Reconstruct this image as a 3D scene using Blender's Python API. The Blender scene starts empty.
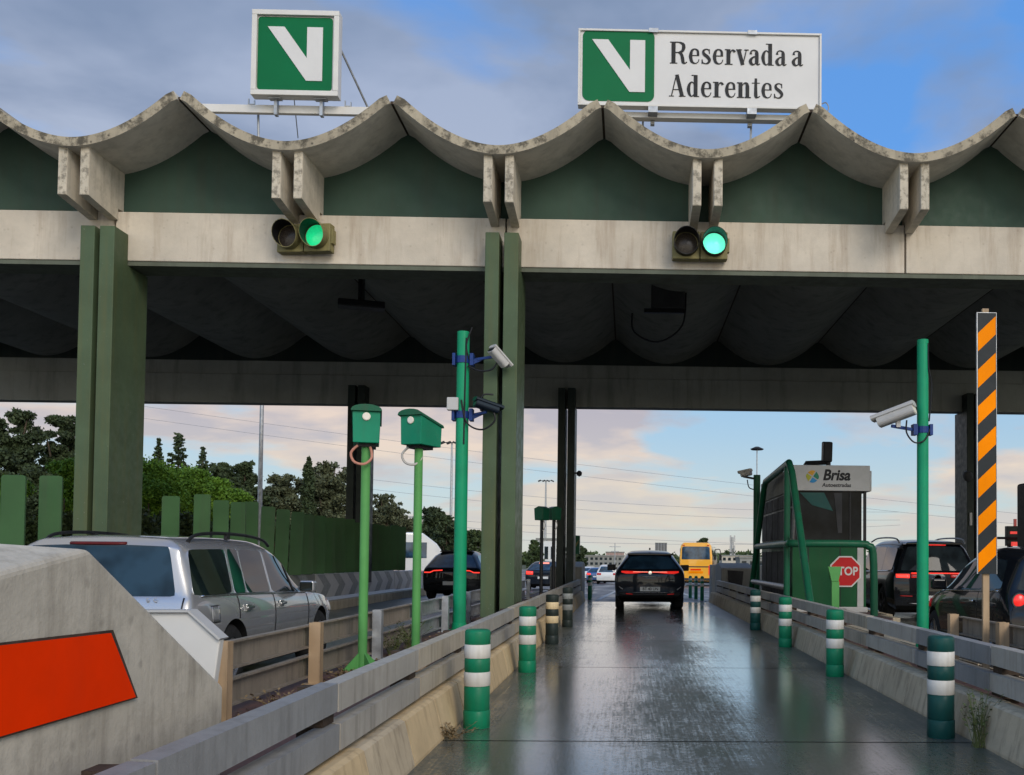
import bpy, bmesh, math, random
from mathutils import Vector, Matrix
from mathutils.bvhtree import BVHTree
from mathutils.geometry import tessellate_polygon
R = math.radians
random.seed(7)
sc = bpy.context.scene
COL = sc.collection
# ------------------------------------------------------------------ camera
AX = Vector((0.99962564, -0.00941548, -0.02568897))    # world X seen in camera axes
AY = Vector((-0.02597793, -0.03197283, -0.99915108))   # world Y (along the road)
AZ = Vector((0.00858613, 0.99944439, -0.03220546))     # world Z
cam_d = bpy.data.cameras.new('camera'); cam = bpy.data.objects.new('camera', cam_d); COL.objects.link(cam)
m3 = Matrix((AX, AY, AZ))
cam.matrix_world = Matrix.Translation((0, 0, 1.3)) @ m3.to_4x4()
cam_d.sensor_width = 36; cam_d.lens = 36 * 1000 / 1024.0
cam_d.shift_x = -(654 - 512) / 1024.0; cam_d.shift_y = (527 - 387.5) / 1024.0
cam_d.clip_start = 0.05; cam_d.clip_end = 6000
sc.camera = cam
# ------------------------------------------------------------------ world
SUN_EL, SUN_AZ = R(30), R(152)       # azimuth clockwise from +Y : behind the camera, a little right
w = bpy.data.worlds.new('World'); sc.world = w; w.use_nodes = True
nt = w.node_tree; N = nt.nodes; Lk = nt.links
for n in list(N): N.remove(n)
def wn(t, **k):
    n = N.new(t)
    for a, b in k.items(): setattr(n, a, b)
    return n
def wmath(op, a, b=None, c=None, clamp=False):
    n = wn('ShaderNodeMath', operation=op, use_clamp=clamp)
    for i, v in enumerate((a, b, c)):
        if v is None: continue
        if isinstance(v, (int, float)): n.inputs[i].default_value = v
        else: Lk.new(v, n.inputs[i])
    return n.outputs[0]
def wramp(fac, stops):
    n = wn('ShaderNodeValToRGB'); cr = n.color_ramp
    while len(cr.elements) > 1: cr.elements.remove(cr.elements[-1])
    for i, (p, c) in enumerate(stops):
        e = cr.elements[0] if i == 0 else cr.elements.new(p)
        e.position = p; e.color = (c[0], c[1], c[2], 1)
    Lk.new(fac, n.inputs[0]); return n.outputs[0]
def wmix(f, a, b, mode='MIX'):
    n = wn('ShaderNodeMix', data_type='RGBA', blend_type=mode)
    for s, v in ((n.inputs[0], f), (n.inputs[6], a), (n.inputs[7], b)):
        if isinstance(v, (int, float)): s.default_value = v
        elif isinstance(v, tuple): s.default_value = (*v, 1)
        else: Lk.new(v, s)
    return n.outputs[2]
sky = wn('ShaderNodeTexSky', sky_type='NISHITA', sun_disc=False, sun_elevation=SUN_EL, sun_rotation=SUN_AZ,
         air_density=1.0, dust_density=0.6, ozone_density=2.0)
tc = wn('ShaderNodeTexCoord'); sp = wn('ShaderNodeSeparateXYZ'); Lk.new(tc.outputs['Generated'], sp.inputs[0])
zc = wmath('MAXIMUM', sp.outputs[2], 0.0)
den = wmath('ADD', zc, 0.16)
cx = wmath('DIVIDE', sp.outputs[0], den); cy = wmath('DIVIDE', sp.outputs[1], den)
cmb = wn('ShaderNodeCombineXYZ'); Lk.new(cx, cmb.inputs[0]); Lk.new(cy, cmb.inputs[1]); cmb.inputs[2].default_value = 3.7
def wnoise(scale, detail, rough, dist, off):
    mp = wn('ShaderNodeMapping'); Lk.new(cmb.outputs[0], mp.inputs[0]); mp.inputs['Location'].default_value = off
    n = wn('ShaderNodeTexNoise'); Lk.new(mp.outputs[0], n.inputs['Vector'])
    n.inputs['Scale'].default_value = scale; n.inputs['Detail'].default_value = detail
    n.inputs['Roughness'].default_value = rough; n.inputs['Distortion'].default_value = dist
    return n.outputs['Fac']
n1 = wnoise(0.95, 7, 0.52, 0.35, (15.1, -2.4, 0))
n2 = wnoise(2.3, 5, 0.55, 0.2, (5.2, 1.7, 2))
cov = wmath('ADD', wmath('MULTIPLY', n1, 0.8), wmath('MULTIPLY', n2, 0.2))
mask = wramp(cov, [(0.455, (0, 0, 0)), (0.53, (1, 1, 1))])
K = 10.0                      # background strength is 0.1, cloud colours are given as seen
def k(c, f=1.0): return tuple(v * K * f for v in c)
cloud_lo = wramp(zc, [(0.0, k((.66, .64, .58))), (0.05, k((.74, .68, .58))), (0.12, k((.84, .70, .60))), (0.20, k((.66, .57, .57))), (0.32, k((.42, .49, .64))), (0.5, k((.34, .42, .60))), (0.7, k((.54, .51, .44)))])
cloud_hi = wramp(zc, [(0.0, k((.66, .65, .60))), (0.06, k((.62, .60, .59))), (0.14, k((.50, .48, .54))), (0.22, k((.40, .41, .51))), (0.35, k((.24, .31, .46))), (0.5, k((.22, .30, .46))), (0.7, k((.42, .40, .35)))])
shade = wramp(n2, [(0.38, (0, 0, 0)), (0.62, (1, 1, 1))])
cloud = wmix(shade, cloud_lo, cloud_hi)
skyc = wmix(0.82, sky.outputs[0], wramp(zc, [(0.0, k((.66, .68, .64))), (0.06, k((.56, .68, .73))), (0.12, k((.42, .62, .80))), (0.18, k((.33, .58, .86))), (0.38, k((.13, .38, .90))), (1.0, k((.10, .24, .62)))]))
allc = wmix(mask, skyc, cloud)
# the evening light stands behind the camera: the clouds there are brighter
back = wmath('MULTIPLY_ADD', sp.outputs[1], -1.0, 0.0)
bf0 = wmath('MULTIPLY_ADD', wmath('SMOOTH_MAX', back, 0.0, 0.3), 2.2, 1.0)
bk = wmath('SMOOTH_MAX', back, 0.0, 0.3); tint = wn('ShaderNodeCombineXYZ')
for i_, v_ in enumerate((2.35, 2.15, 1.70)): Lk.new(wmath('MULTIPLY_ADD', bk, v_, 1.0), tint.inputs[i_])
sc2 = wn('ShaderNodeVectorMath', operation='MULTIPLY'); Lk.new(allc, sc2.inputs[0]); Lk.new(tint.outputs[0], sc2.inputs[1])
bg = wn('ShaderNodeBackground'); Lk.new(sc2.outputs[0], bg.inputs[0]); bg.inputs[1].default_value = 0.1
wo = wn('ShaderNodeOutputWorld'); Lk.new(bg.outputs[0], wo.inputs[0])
# ------------------------------------------------------------------ sun
sd = bpy.data.lights.new('sun', 'SUN'); sun = bpy.data.objects.new('sun', sd); COL.objects.link(sun)
sd.energy = 1.9; sd.angle = R(25); sd.color = (1.0, .89, .74)
dv = Vector((math.sin(SUN_AZ) * math.cos(SUN_EL), math.cos(SUN_AZ) * math.cos(SUN_EL), math.sin(SUN_EL)))
sun.rotation_euler = dv.to_track_quat('Z', 'Y').to_euler()
sc.view_settings.view_transform = 'Standard'; sc.view_settings.look = 'None'
sc.view_settings.exposure = 0.0; sc.view_settings.gamma = 1.0; sc.view_settings.use_curve_mapping = False
sc.render.engine = 'CYCLES'
sc.cycles.max_bounces = 8; sc.cycles.diffuse_bounces = 4; sc.cycles.transparent_max_bounces = 12

def atY(px, py, Y):
    """point of the place seen at a measured spot of the photo, Y metres down the road"""
    d = m3 @ Vector((px - 654, -(py - 527), -1000.0)); t = Y / d.y
    return Vector((0, 0, 1.3)) + d * t
# ------------------------------------------------------------------ materials
def s2l(c): return tuple((v / 12.92 if v <= .04045 else ((v + .055) / 1.055) ** 2.4) for v in c)
def hexl(h): return s2l(tuple(int(h[i:i + 2], 16) / 255 for i in (0, 2, 4)))
class NT:
    def __init__(s, name):
        s.m = bpy.data.materials.new(name); s.m.use_nodes = True
        s.t = s.m.node_tree; s.b = s.t.nodes['Principled BSDF']; s.tc = s.t.nodes.new('ShaderNodeTexCoord')
    def n(s, t, **kw):
        n = s.t.nodes.new(t)
        for a, b in kw.items(): setattr(n, a, b)
        return n
    def link(s, a, b): s.t.links.new(a, b)
    def noise(s, scale, detail=4, rough=.55, vec=None, stretch=(1, 1, 1), dist=0, off=(0, 0, 0)):
        mp = s.n('ShaderNodeMapping'); mp.inputs['Scale'].default_value = stretch; mp.inputs['Location'].default_value = off
        s.link(vec or s.tc.outputs['Object'], mp.inputs[0])
        n = s.n('ShaderNodeTexNoise'); s.link(mp.outputs[0], n.inputs['Vector'])
        n.inputs['Scale'].default_value = scale; n.inputs['Detail'].default_value = detail
        n.inputs['Roughness'].default_value = rough; n.inputs['Distortion'].default_value = dist
        return n.outputs['Fac']
    def ramp(s, fac, stops, interp='LINEAR'):
        n = s.n('ShaderNodeValToRGB'); cr = n.color_ramp; cr.interpolation = interp
        while len(cr.elements) > 1: cr.elements.remove(cr.elements[-1])
        for i, (p, c) in enumerate(stops):
            if isinstance(c, (int, float)): c = (c, c, c)
            e = cr.elements[0] if i == 0 else cr.elements.new(p)
            e.position = p; e.color = (*c, 1)
        s.link(fac, n.inputs[0]); return n.outputs[0]
    def mix(s, f, a, b, mode='MIX'):
        n = s.n('ShaderNodeMix', data_type='RGBA', blend_type=mode)
        for q, v in ((n.inputs[0], f), (n.inputs[6], a), (n.inputs[7], b)):
            if isinstance(v, (int, float)): q.default_value = v
            elif isinstance(v, tuple): q.default_value = (*v, 1)
            else: s.link(v, q)
        return n.outputs[2]
    def math(s, op, a, b=0.0, c=0.0, clamp=False):
        n = s.n('ShaderNodeMath', operation=op, use_clamp=clamp)
        for i, v in enumerate((a, b, c)):
            if isinstance(v, (int, float)): n.inputs[i].default_value = v
            else: s.link(v, n.inputs[i])
        return n.outputs[0]
    def bump(s, h, strength=.3, dist=.01):
        n = s.n('ShaderNodeBump'); n.inputs['Strength'].default_value = strength; n.inputs['Distance'].default_value = dist
        s.link(h, n.inputs['Height']); s.link(n.outputs[0], s.b.inputs['Normal'])
    def set(s, **kw):
        names = dict(col='Base Color', rough='Roughness', metal='Metallic', spec='Specular IOR Level', coat='Coat Weight', coatr='Coat Roughness',
                     emis='Emission Color', es='Emission Strength', trans='Transmission Weight', alpha='Alpha', ior='IOR', sub='Subsurface Weight')
        for a, v in kw.items():
            q = s.b.inputs[names[a]]
            if isinstance(v, tuple): q.default_value = (*v, 1)
            elif isinstance(v, (int, float)): q.default_value = v
            else: s.link(v, q)
        return s
def simple(name, col, rough=.5, metal=0., var=.12, scale=6, bump=0., coat=0., spec=.22):
    t = NT(name); f = t.noise(scale, 5, .6)
    c = t.mix(t.ramp(f, [(.3, 0), (.7, 1)]), tuple(v * (1 - var) for v in col), tuple(min(1, v * (1 + var)) for v in col))
    t.set(col=c, metal=metal, coat=coat, spec=spec)
    t.set(rough=t.ramp(t.noise(scale * 2.3, 4), [(.3, max(0, rough - .08)), (.7, min(1, rough + .1))]))
    if bump: t.bump(t.noise(scale * 12, 3), bump, .004)
    return t.m
def concrete(name, col, dirt=(.06, .055, .045), amount=.5, streak=True, moss=0., scale=1.0, rough=.85, spots=0.):
    t = NT(name)
    a = t.noise(1.1 * scale, 6, .6); b = t.noise(9 * scale, 5, .6)
    c = t.mix(t.ramp(a, [(.3, 0), (.75, 1)]), tuple(v * .82 for v in col), tuple(v * 1.12 for v in col))
    c = t.mix(t.math('MULTIPLY', t.ramp(b, [(.45, 0), (.75, 1)]), .25), c, tuple(v * .7 for v in col))
    if streak:
        st = t.noise(3.2 * scale, 5, .65, stretch=(1.6, 1.6, .16))
        c = t.mix(t.math('MULTIPLY', t.ramp(st, [(.50, 0), (.72, 1)]), amount), c, dirt)
    if moss:
        ms = t.noise(4.5 * scale, 8, .7)
        c = t.mix(t.math('MULTIPLY', t.ramp(ms, [(.48, 0), (.6, 1)]), moss), c, (.045, .04, .03))
    if spots:
        vv = t.n('ShaderNodeTexVoronoi'); t.link(t.tc.outputs['Object'], vv.inputs['Vector']); vv.inputs['Scale'].default_value = 7
        c = t.mix(t.math('MULTIPLY', t.ramp(vv.outputs['Distance'], [(.05, 1), (.16, 0)]), spots), c, (.03, .028, .024))
    t.set(col=c, rough=rough, spec=.15)
    h = t.math('ADD', t.math('MULTIPLY', b, .6), t.math('MULTIPLY', t.noise(60 * scale, 3), .4))
    t.bump(h, .35, .012)
    return t.m
def painted(name, col, rough=.45, chips=.3, grime=.3, spec=.15, chipcol=(.35, .36, .33), scale=1.0, streakcol=(.05, .05, .035)):
    t = NT(name)
    a = t.noise(1.3 * scale, 5, .6)
    c = t.mix(t.ramp(a, [(.3, 0), (.7, 1)]), tuple(v * .85 for v in col), tuple(v * 1.12 for v in col))
    st = t.noise(2.6 * scale, 5, .65, stretch=(1.8, 1.8, .12))
    c = t.mix(t.math('MULTIPLY', t.ramp(st, [(.48, 0), (.7, 1)]), grime), c, streakcol)
    if chips:
        ch = t.noise(26 * scale, 5, .7)
        c = t.mix(t.math('MULTIPLY', t.ramp(ch, [(.68, 0), (.71, 1)]), chips), c, chipcol)
    t.set(col=c, spec=spec, rough=t.ramp(t.noise(7 * scale, 4), [(.3, rough - .1), (.7, rough + .12)]))
    t.bump(t.noise(30 * scale, 3), .12, .004)
    return t.m
def emit(name, col, st, base=None):
    t = NT(name); t.set(col=base or col, emis=col, es=st, rough=.25)
    f = t.noise(40, 2)
    t.set(es=t.math('MULTIPLY', t.ramp(f, [(.3, .75), (.7, 1.0)]), st)); return t.m
def carpaint(name, col, metal=.3, rough=.32, dust=.12, coat=1.0):
    t = NT(name)
    f = t.noise(3, 5)
    z = t.n('ShaderNodeSeparateXYZ'); t.link(t.tc.outputs['Object'], z.inputs[0])
    d = t.math('MULTIPLY', t.ramp(z.outputs[2], [(.2, 1), (.62, 0)]), t.ramp(f, [(.3, .3), (.7, 1)]))   # road dirt on the sills
    c = t.mix(t.math('MULTIPLY', d, dust * 3), col, (.12, .11, .095))
    t.set(col=c, metal=metal, rough=rough, coat=coat if coat > .5 else .45, coatr=.03, spec=.5 if coat > .5 else .08); return t.m
def glassm(name, col=(.012, .016, .018), rough=.03, spec=.2):
    t = NT(name); c = t.mix(t.ramp(t.noise(2.2, 3), [(.4, 0), (.6, 1)]), col, tuple(v * 2.2 for v in col))
    t.set(col=c, rough=rough, spec=spec); return t.m

M = {}
M['conc_rim'] = concrete('mossy_concrete_rim', (.36, .31, .225), amount=.45, moss=.8, scale=1.3, spots=.8)
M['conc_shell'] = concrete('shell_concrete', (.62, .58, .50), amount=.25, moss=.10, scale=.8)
M['conc_beam'] = concrete('beam_concrete', (.52, .46, .375), dirt=(.26, .19, .13), amount=.5, scale=1.1, spots=.15)
M['conc_fin'] = concrete('fin_concrete', (.50, .44, .34), amount=.4, moss=.6, scale=2.0)
M['conc_side'] = concrete('fin_side_concrete', (.58, .52, .42), amount=.3, moss=.12, scale=1.2)
M['soffit'] = concrete('dark_ceiling_concrete', (.22, .225, .20), dirt=(.03, .03, .028), amount=.4, scale=.6)  # inner shell concrete, darker than the overhang
M['conc_back'] = concrete('dark_rear_beam', (.29, .29, .255), dirt=(.03, .03, .028), amount=.4, scale=.6)  # rear beam, darker than the front beam, with dark streaks
M['panel_green'] = painted('dark_green_panel', (.040, .070, .050), chips=.05, grime=.35, rough=.6)
M['flange'] = painted('olive_grey_flange', (.105, .115, .085), chips=.1, grime=.4, rough=.6)
M['col_green'] = painted('weathered_green_column', (.064, .094, .050), chips=.6, grime=.35, streakcol=(.12, .10, .03), scale=1.3)
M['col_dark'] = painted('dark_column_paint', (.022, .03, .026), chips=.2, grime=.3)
M['conc_block'] = concrete('grey_block_concrete', (.50, .455, .375), dirt=(.22, .195, .155), amount=.6, scale=1.5, moss=.12, spots=.25)
M['kerb'] = concrete('yellowish_kerb_concrete', (.56, .42, .24), dirt=(.16, .11, .06), amount=.4, scale=2.0)
M['kerb_t'] = concrete('pale_tan_kerb_concrete', (.50, .41, .28), dirt=(.12, .09, .06), amount=.6, scale=2.4)
M['kerb_r'] = concrete('greyish_kerb_concrete', (.46, .38, .26), dirt=(.10, .085, .06), amount=.6, scale=2.0)
M['rail_a'] = concrete('grey_rail', (.37, .345, .30), dirt=(.10, .085, .065), amount=.45, scale=2.2, rough=.6)
M['rail_b'] = concrete('bluish_grey_rail', (.25, .25, .245), dirt=(.09, .085, .08), amount=.4, scale=2.2, rough=.5)
M['rail_c'] = concrete('tan_grey_rail', (.42, .365, .28), dirt=(.11, .09, .06), amount=.5, scale=2.2, rough=.65)
M['brown_post'] = painted('tan_painted_steel', (.36, .25, .15), chips=.25, grime=.45, rough=.5, scale=2)
M['brown_rail'] = painted('dull_brown_steel', (.23, .195, .155), chips=.15, grime=.5, rough=.5, scale=2)
M['galv'] = simple('galvanised_steel', (.34, .35, .36), .42, .6, .25, 9)
M['rust'] = simple('rusty_brackets', (.05, .035, .025), .8, 0, .4, 15, .4)
M['brick'] = None
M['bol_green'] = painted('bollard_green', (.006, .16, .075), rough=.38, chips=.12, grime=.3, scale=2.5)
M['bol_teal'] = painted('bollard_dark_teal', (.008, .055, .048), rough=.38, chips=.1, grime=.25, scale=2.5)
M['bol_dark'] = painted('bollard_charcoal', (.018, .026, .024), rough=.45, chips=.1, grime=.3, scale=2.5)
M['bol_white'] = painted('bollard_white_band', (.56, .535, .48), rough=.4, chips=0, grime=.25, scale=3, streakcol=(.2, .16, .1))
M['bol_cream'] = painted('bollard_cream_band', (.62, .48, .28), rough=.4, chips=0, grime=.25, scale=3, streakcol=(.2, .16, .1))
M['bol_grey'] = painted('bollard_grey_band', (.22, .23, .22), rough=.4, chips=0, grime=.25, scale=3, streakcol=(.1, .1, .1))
M['pole_green'] = painted('bright_green_pole', (.008, .25, .115), rough=.35, chips=.15, grime=.18, scale=2)
M['pole_leaf'] = painted('leaf_green_post', (.085, .27, .075), rough=.4, chips=.1, grime=.2, scale=2)
M['box_green'] = painted('green_sensor_housing', (.006, .20, .105), rough=.35, chips=.06, grime=.12, scale=2)
M['frame_green'] = painted('dark_green_tube', (.009, .090, .045), rough=.35, chips=.12, grime=.3, scale=2)
M['booth_green'] = painted('booth_green_panel', (.010, .078, .028), rough=.42, chips=.05, grime=.3)
M['slat_green'] = painted('green_fin_board', (.042, .098, .036), rough=.55, chips=.05, grime=.35)
M['black'] = simple('black_plastic', (.012, .012, .013), .45, 0, .3, 12)
M['rubber'] = simple('tyre_rubber', (.018, .018, .018), .8, 0, .3, 20, .3)
M['white_metal'] = simple('white_painted_steel', (.56, .54, .50), .4, 0, .06, 3)
M['sign_white'] = simple('sign_white', (.56, .545, .52), .45, 0, .04, 2)
M['sign_green'] = simple('sign_green', (.000, .115, .036), .45, 0, .06, 2, spec=.15)
M['sign_black'] = simple('sign_lettering', (.012, .012, .012), .5)
M['cam_grey'] = simple('camera_housing_grey', (.42, .41, .39), .4, 0, .06, 8)
M['cam_white'] = simple('camera_window_white', (.70, .64, .55), .35, 0, .05, 8)
M['blue'] = simple('blue_bracket', (.010, .035, .15), .45, 0, .2, 12)
M['cable_black'] = simple('black_cable', (.012, .012, .014), .5)
M['cable_white'] = simple('pale_cable', (.45, .42, .38), .5)
M['cable_pink'] = simple('copper_conduit', (.45, .20, .14), .5)
M['olive'] = painted('olive_signal_housing', (.20, .175, .075), rough=.5, chips=.25, grime=.4, scale=3)
M['lens_dark'] = simple('unlit_lens', (.035, .028, .022), .25, 0, .4, 30)
M['lens_green'] = emit('green_lamp_lit', (.01, .55, .20), .9)
M['lens_green_b'] = emit('green_lamp_bright', (.14, .92, .60), 1.1)
M['orange'] = painted('orange_reflective', (.86, .035, .0), rough=.45, spec=.03, chips=0, grime=.04)
M['stripe_orange'] = painted('orange_stripe', (.86, .23, .0), rough=.4, spec=.03, chips=0, grime=.05)
M['stripe_black'] = painted('black_stripe', (.018, .022, .024), rough=.4, chips=0, grime=.05)
M['red_lamp'] = emit('red_tail_lamp', (1.0, .03, .02), .75, (.4, .01, .01))
M['red_lamp_dim'] = emit('red_tail_lens', (1.0, .04, .03), .12, (.35, .01, .01))
M['red_hot'] = emit('red_brake_lamp', (1.0, .05, .03), 1.6, (.5, .02, .02))
M['pink_lamp'] = emit('bright_lamp_strip', (1.0, .35, .25), 1.5, (.5, .05, .05))
M['stop_red'] = simple('stop_sign_red', (.45, .012, .014), .4, 0, .06, 3)
M['dark_red'] = simple('dark_red_lens', (.10, .008, .008), .4)
M['chrome'] = simple('chrome_trim', (.60, .60, .60), .18, 1.0, .05)
M['rim'] = simple('alloy_rim', (.35, .35, .36), .3, .9, .1)
M['rim_dark'] = simple('dark_rim', (.05, .05, .055), .35, .6, .1)
M['arch'] = simple('wheel_well_black', (.008, .008, .008), .9)
M['plate'] = simple('number_plate', (.55, .56, .55), .45, 0, .05)
M['glass'] = glassm('tinted_glass')
M['glass_blue'] = glassm('bluish_glass', (.012, .030, .052), .04, .5)
M['glass_wagon'] = glassm('dark_side_glass', (.005, .009, .009), .012, .4)
M['silver'] = carpaint('silver_paint', (.37, .37, .38), .5, .26)
M['blackp'] = carpaint('black_paint', (.005, .006, .008), .0, .25, .03, .2)
M['navyp'] = carpaint('dark_navy_paint', (.005, .009, .016), .0, .28, .03, .2)
M['whitep'] = carpaint('white_paint', (.62, .62, .60), 0, .35)
M['bluep'] = carpaint('blue_paint', (.02, .07, .20), .2, .3)
M['yellowp'] = carpaint('amber_coach_paint', (.80, .36, .012), 0, .35, .05)
M['wall_grey'] = concrete('grey_wall', (.24, .24, .22), amount=.3)
M['teal_panel'] = simple('teal_panel', (.002, .06, .052), .4)
M['interior'] = simple('booth_interior_dark', (.035, .035, .036), .7, 0, .4, 2)
M['weed'] = simple('weed_green', (.10, .12, .04), .7, 0, .4, 10)
M['weed_dry'] = simple('dry_weed', (.20, .14, .07), .8, 0, .3, 10)
M['trunk'] = simple('bark', (.09, .07, .05), .9, 0, .3, 8, .4)

def leafmat(name, dark, light, scale=.5):
    t = NT(name)
    a = t.noise(scale, 3); b = t.noise(scale * 6, 3)
    f = t.math('ADD', t.math('MULTIPLY', a, .6), t.math('MULTIPLY', b, .4))
    t.set(col=t.ramp(f, [(.38, dark), (.62, light)]), rough=.65, spec=.25)
    return t.m
M['leaf_dark'] = leafmat('dark_pine_leaves', (.020, .032, .014), (.055, .078, .030))
M['leaf_mid'] = leafmat('mid_green_leaves', (.030, .050, .018), (.075, .105, .035))
M['leaf_olive'] = leafmat('grey_green_leaves', (.045, .058, .030), (.11, .12, .060))
M['leaf_bright'] = leafmat('bright_green_leaves', (.075, .16, .015), (.19, .33, .03), .35)

# wet lane
t = NT('wet_lane_concrete')
W_ = t.tc.outputs['Object']
a = t.noise(.8, 6, .6, stretch=(1, .35, 1)); b = t.noise(14, 5, .65); fine = t.noise(90, 3, .6)
c = t.mix(t.ramp(a, [(.32, 0), (.7, 1)]), (.046, .052, .038), (.105, .107, .084))
c = t.mix(t.math('MULTIPLY', t.ramp(b, [(.4, 0), (.75, 1)]), .35), c, (.085, .085, .076))
grn = t.noise(.55, 4, .6, off=(4, 2, 0))
c = t.mix(t.math('MULTIPLY', t.ramp(grn, [(.52, 0), (.7, 1)]), .45), c, (.040, .055, .030))
# pale worn flecks
fl = t.noise(3.0, 7, .75, stretch=(1, .8, 1), off=(9, 1, 0))
c = t.mix(t.math('MULTIPLY', t.ramp(fl, [(.66, 0), (.72, 1)]), .5), c, (.20, .20, .18))
wet = t.noise(.7, 6, .6, stretch=(1.3, .45, 1), off=(3.3, 1.2, 0))
sx = t.n('ShaderNodeSeparateXYZ'); t.link(W_, sx.inputs[0])
def track(x0, wd):
    d = t.math('ABSOLUTE', t.math('SUBTRACT', sx.outputs[0], x0))
    return t.ramp(t.math('DIVIDE', d, wd), [(.25, 1.0), (1.0, 0.0)])
tr = t.math('ADD', track(-.42, .95), track(1.55, .85), clamp=True)
scr = t.noise(13, 6, .7, stretch=(3.2, .10, 1)); crs = t.noise(3, 5, .65, stretch=(.5, 1.2, 1)); iso = t.noise(22, 4, .7)
def cen(n_, k2): return t.math('MULTIPLY', t.math('SUBTRACT', n_, .5), k2)
wetf = t.math('ADD', .30, t.math('MULTIPLY', tr, .30))
for n_, k2 in ((wet, .62), (scr, .55), (crs, .25), (iso, .55)): wetf = t.math('ADD', wetf, cen(n_, k2))
hh_ = lambda: t.noise(45, 4, .65, stretch=(1, .6, 1))
rg = t.ramp(wetf, [(.26, .50), (.40, .33), (.50, .20), (.64, .11)])
flk = t.noise(150, 2, .6); c = t.mix(t.math('MULTIPLY', t.ramp(flk, [(.56, 0), (.68, 1)]), .35), c, (.22, .22, .19))
t.set(col=c, rough=rg, spec=.6, coat=t.ramp(wetf, [(.28, 0), (.56, 1)]), coatr=.10)
cb = t.n('ShaderNodeBump'); cb.inputs['Distance'].default_value = .004; cb.inputs['Strength'].default_value = .22; t.link(hh_(), cb.inputs['Height']); t.link(cb.outputs[0], t.b.inputs['Coat Normal'])
hh = t.math('ADD', t.math('MULTIPLY', fine, .6), t.math('MULTIPLY', t.noise(34, 4, .6, stretch=(1, .5, 1)), .4))
bm_s = t.n('ShaderNodeBump'); bm_s.inputs['Distance'].default_value = .005
t.link(t.ramp(wetf, [(.35, .95), (.62, .24)]), bm_s.inputs['Strength']); t.link(hh, bm_s.inputs['Height']); t.link(bm_s.outputs[0], t.b.inputs['Normal'])
M['wet'] = t.m
t = NT('asphalt_road')
a = t.noise(.3, 5, .6, stretch=(1, .3, 1)); b = t.noise(40, 3)
c = t.mix(t.ramp(a, [(.3, 0), (.7, 1)]), (.050, .052, .055), (.095, .095, .098))
t.set(col=c, rough=t.ramp(t.noise(.6, 5, .6, stretch=(1.5, .3, 1)), [(.4, .55), (.6, .3)])); t.bump(b, .3, .01)
M['asphalt'] = t.m
t = NT('dry_grass')
a = t.noise(.2, 6, .6); b = t.noise(6, 4)
c = t.mix(t.ramp(a, [(.3, 0), (.7, 1)]), (.035, .050, .018), (.10, .10, .045))
c = t.mix(t.ramp(b, [(.4, 0), (.7, .5)]), c, (.05, .045, .03))
t.set(col=c, rough=.95); t.bump(b, .8, .05); M['grass'] = t.m
t = NT('red_brown_pavers')
bt = t.n('ShaderNodeTexBrick'); t.link(t.tc.outputs['Object'], bt.inputs['Vector']); bt.inputs['Scale'].default_value = 5
bt.inputs['Color1'].default_value = (.115, .052, .042, 1); bt.inputs['Color2'].default_value = (.085, .042, .035, 1); bt.inputs['Mortar'].default_value = (.05, .038, .032, 1)
bt.inputs['Mortar Size'].default_value = .012
d = t.noise(2.5, 6, .65)
c = t.mix(t.ramp(d, [(.5, 0), (.68, .8)]), bt.outputs['Color'], (.07, .06, .045))
t.set(col=c, rough=.75); t.bump(t.noise(30, 4), .4, .006); M['paver'] = t.m
M['line_white'] = painted('road_marking', (.50, .50, .48), rough=.6, chips=0, grime=.5, streakcol=(.08, .08, .08))

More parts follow.
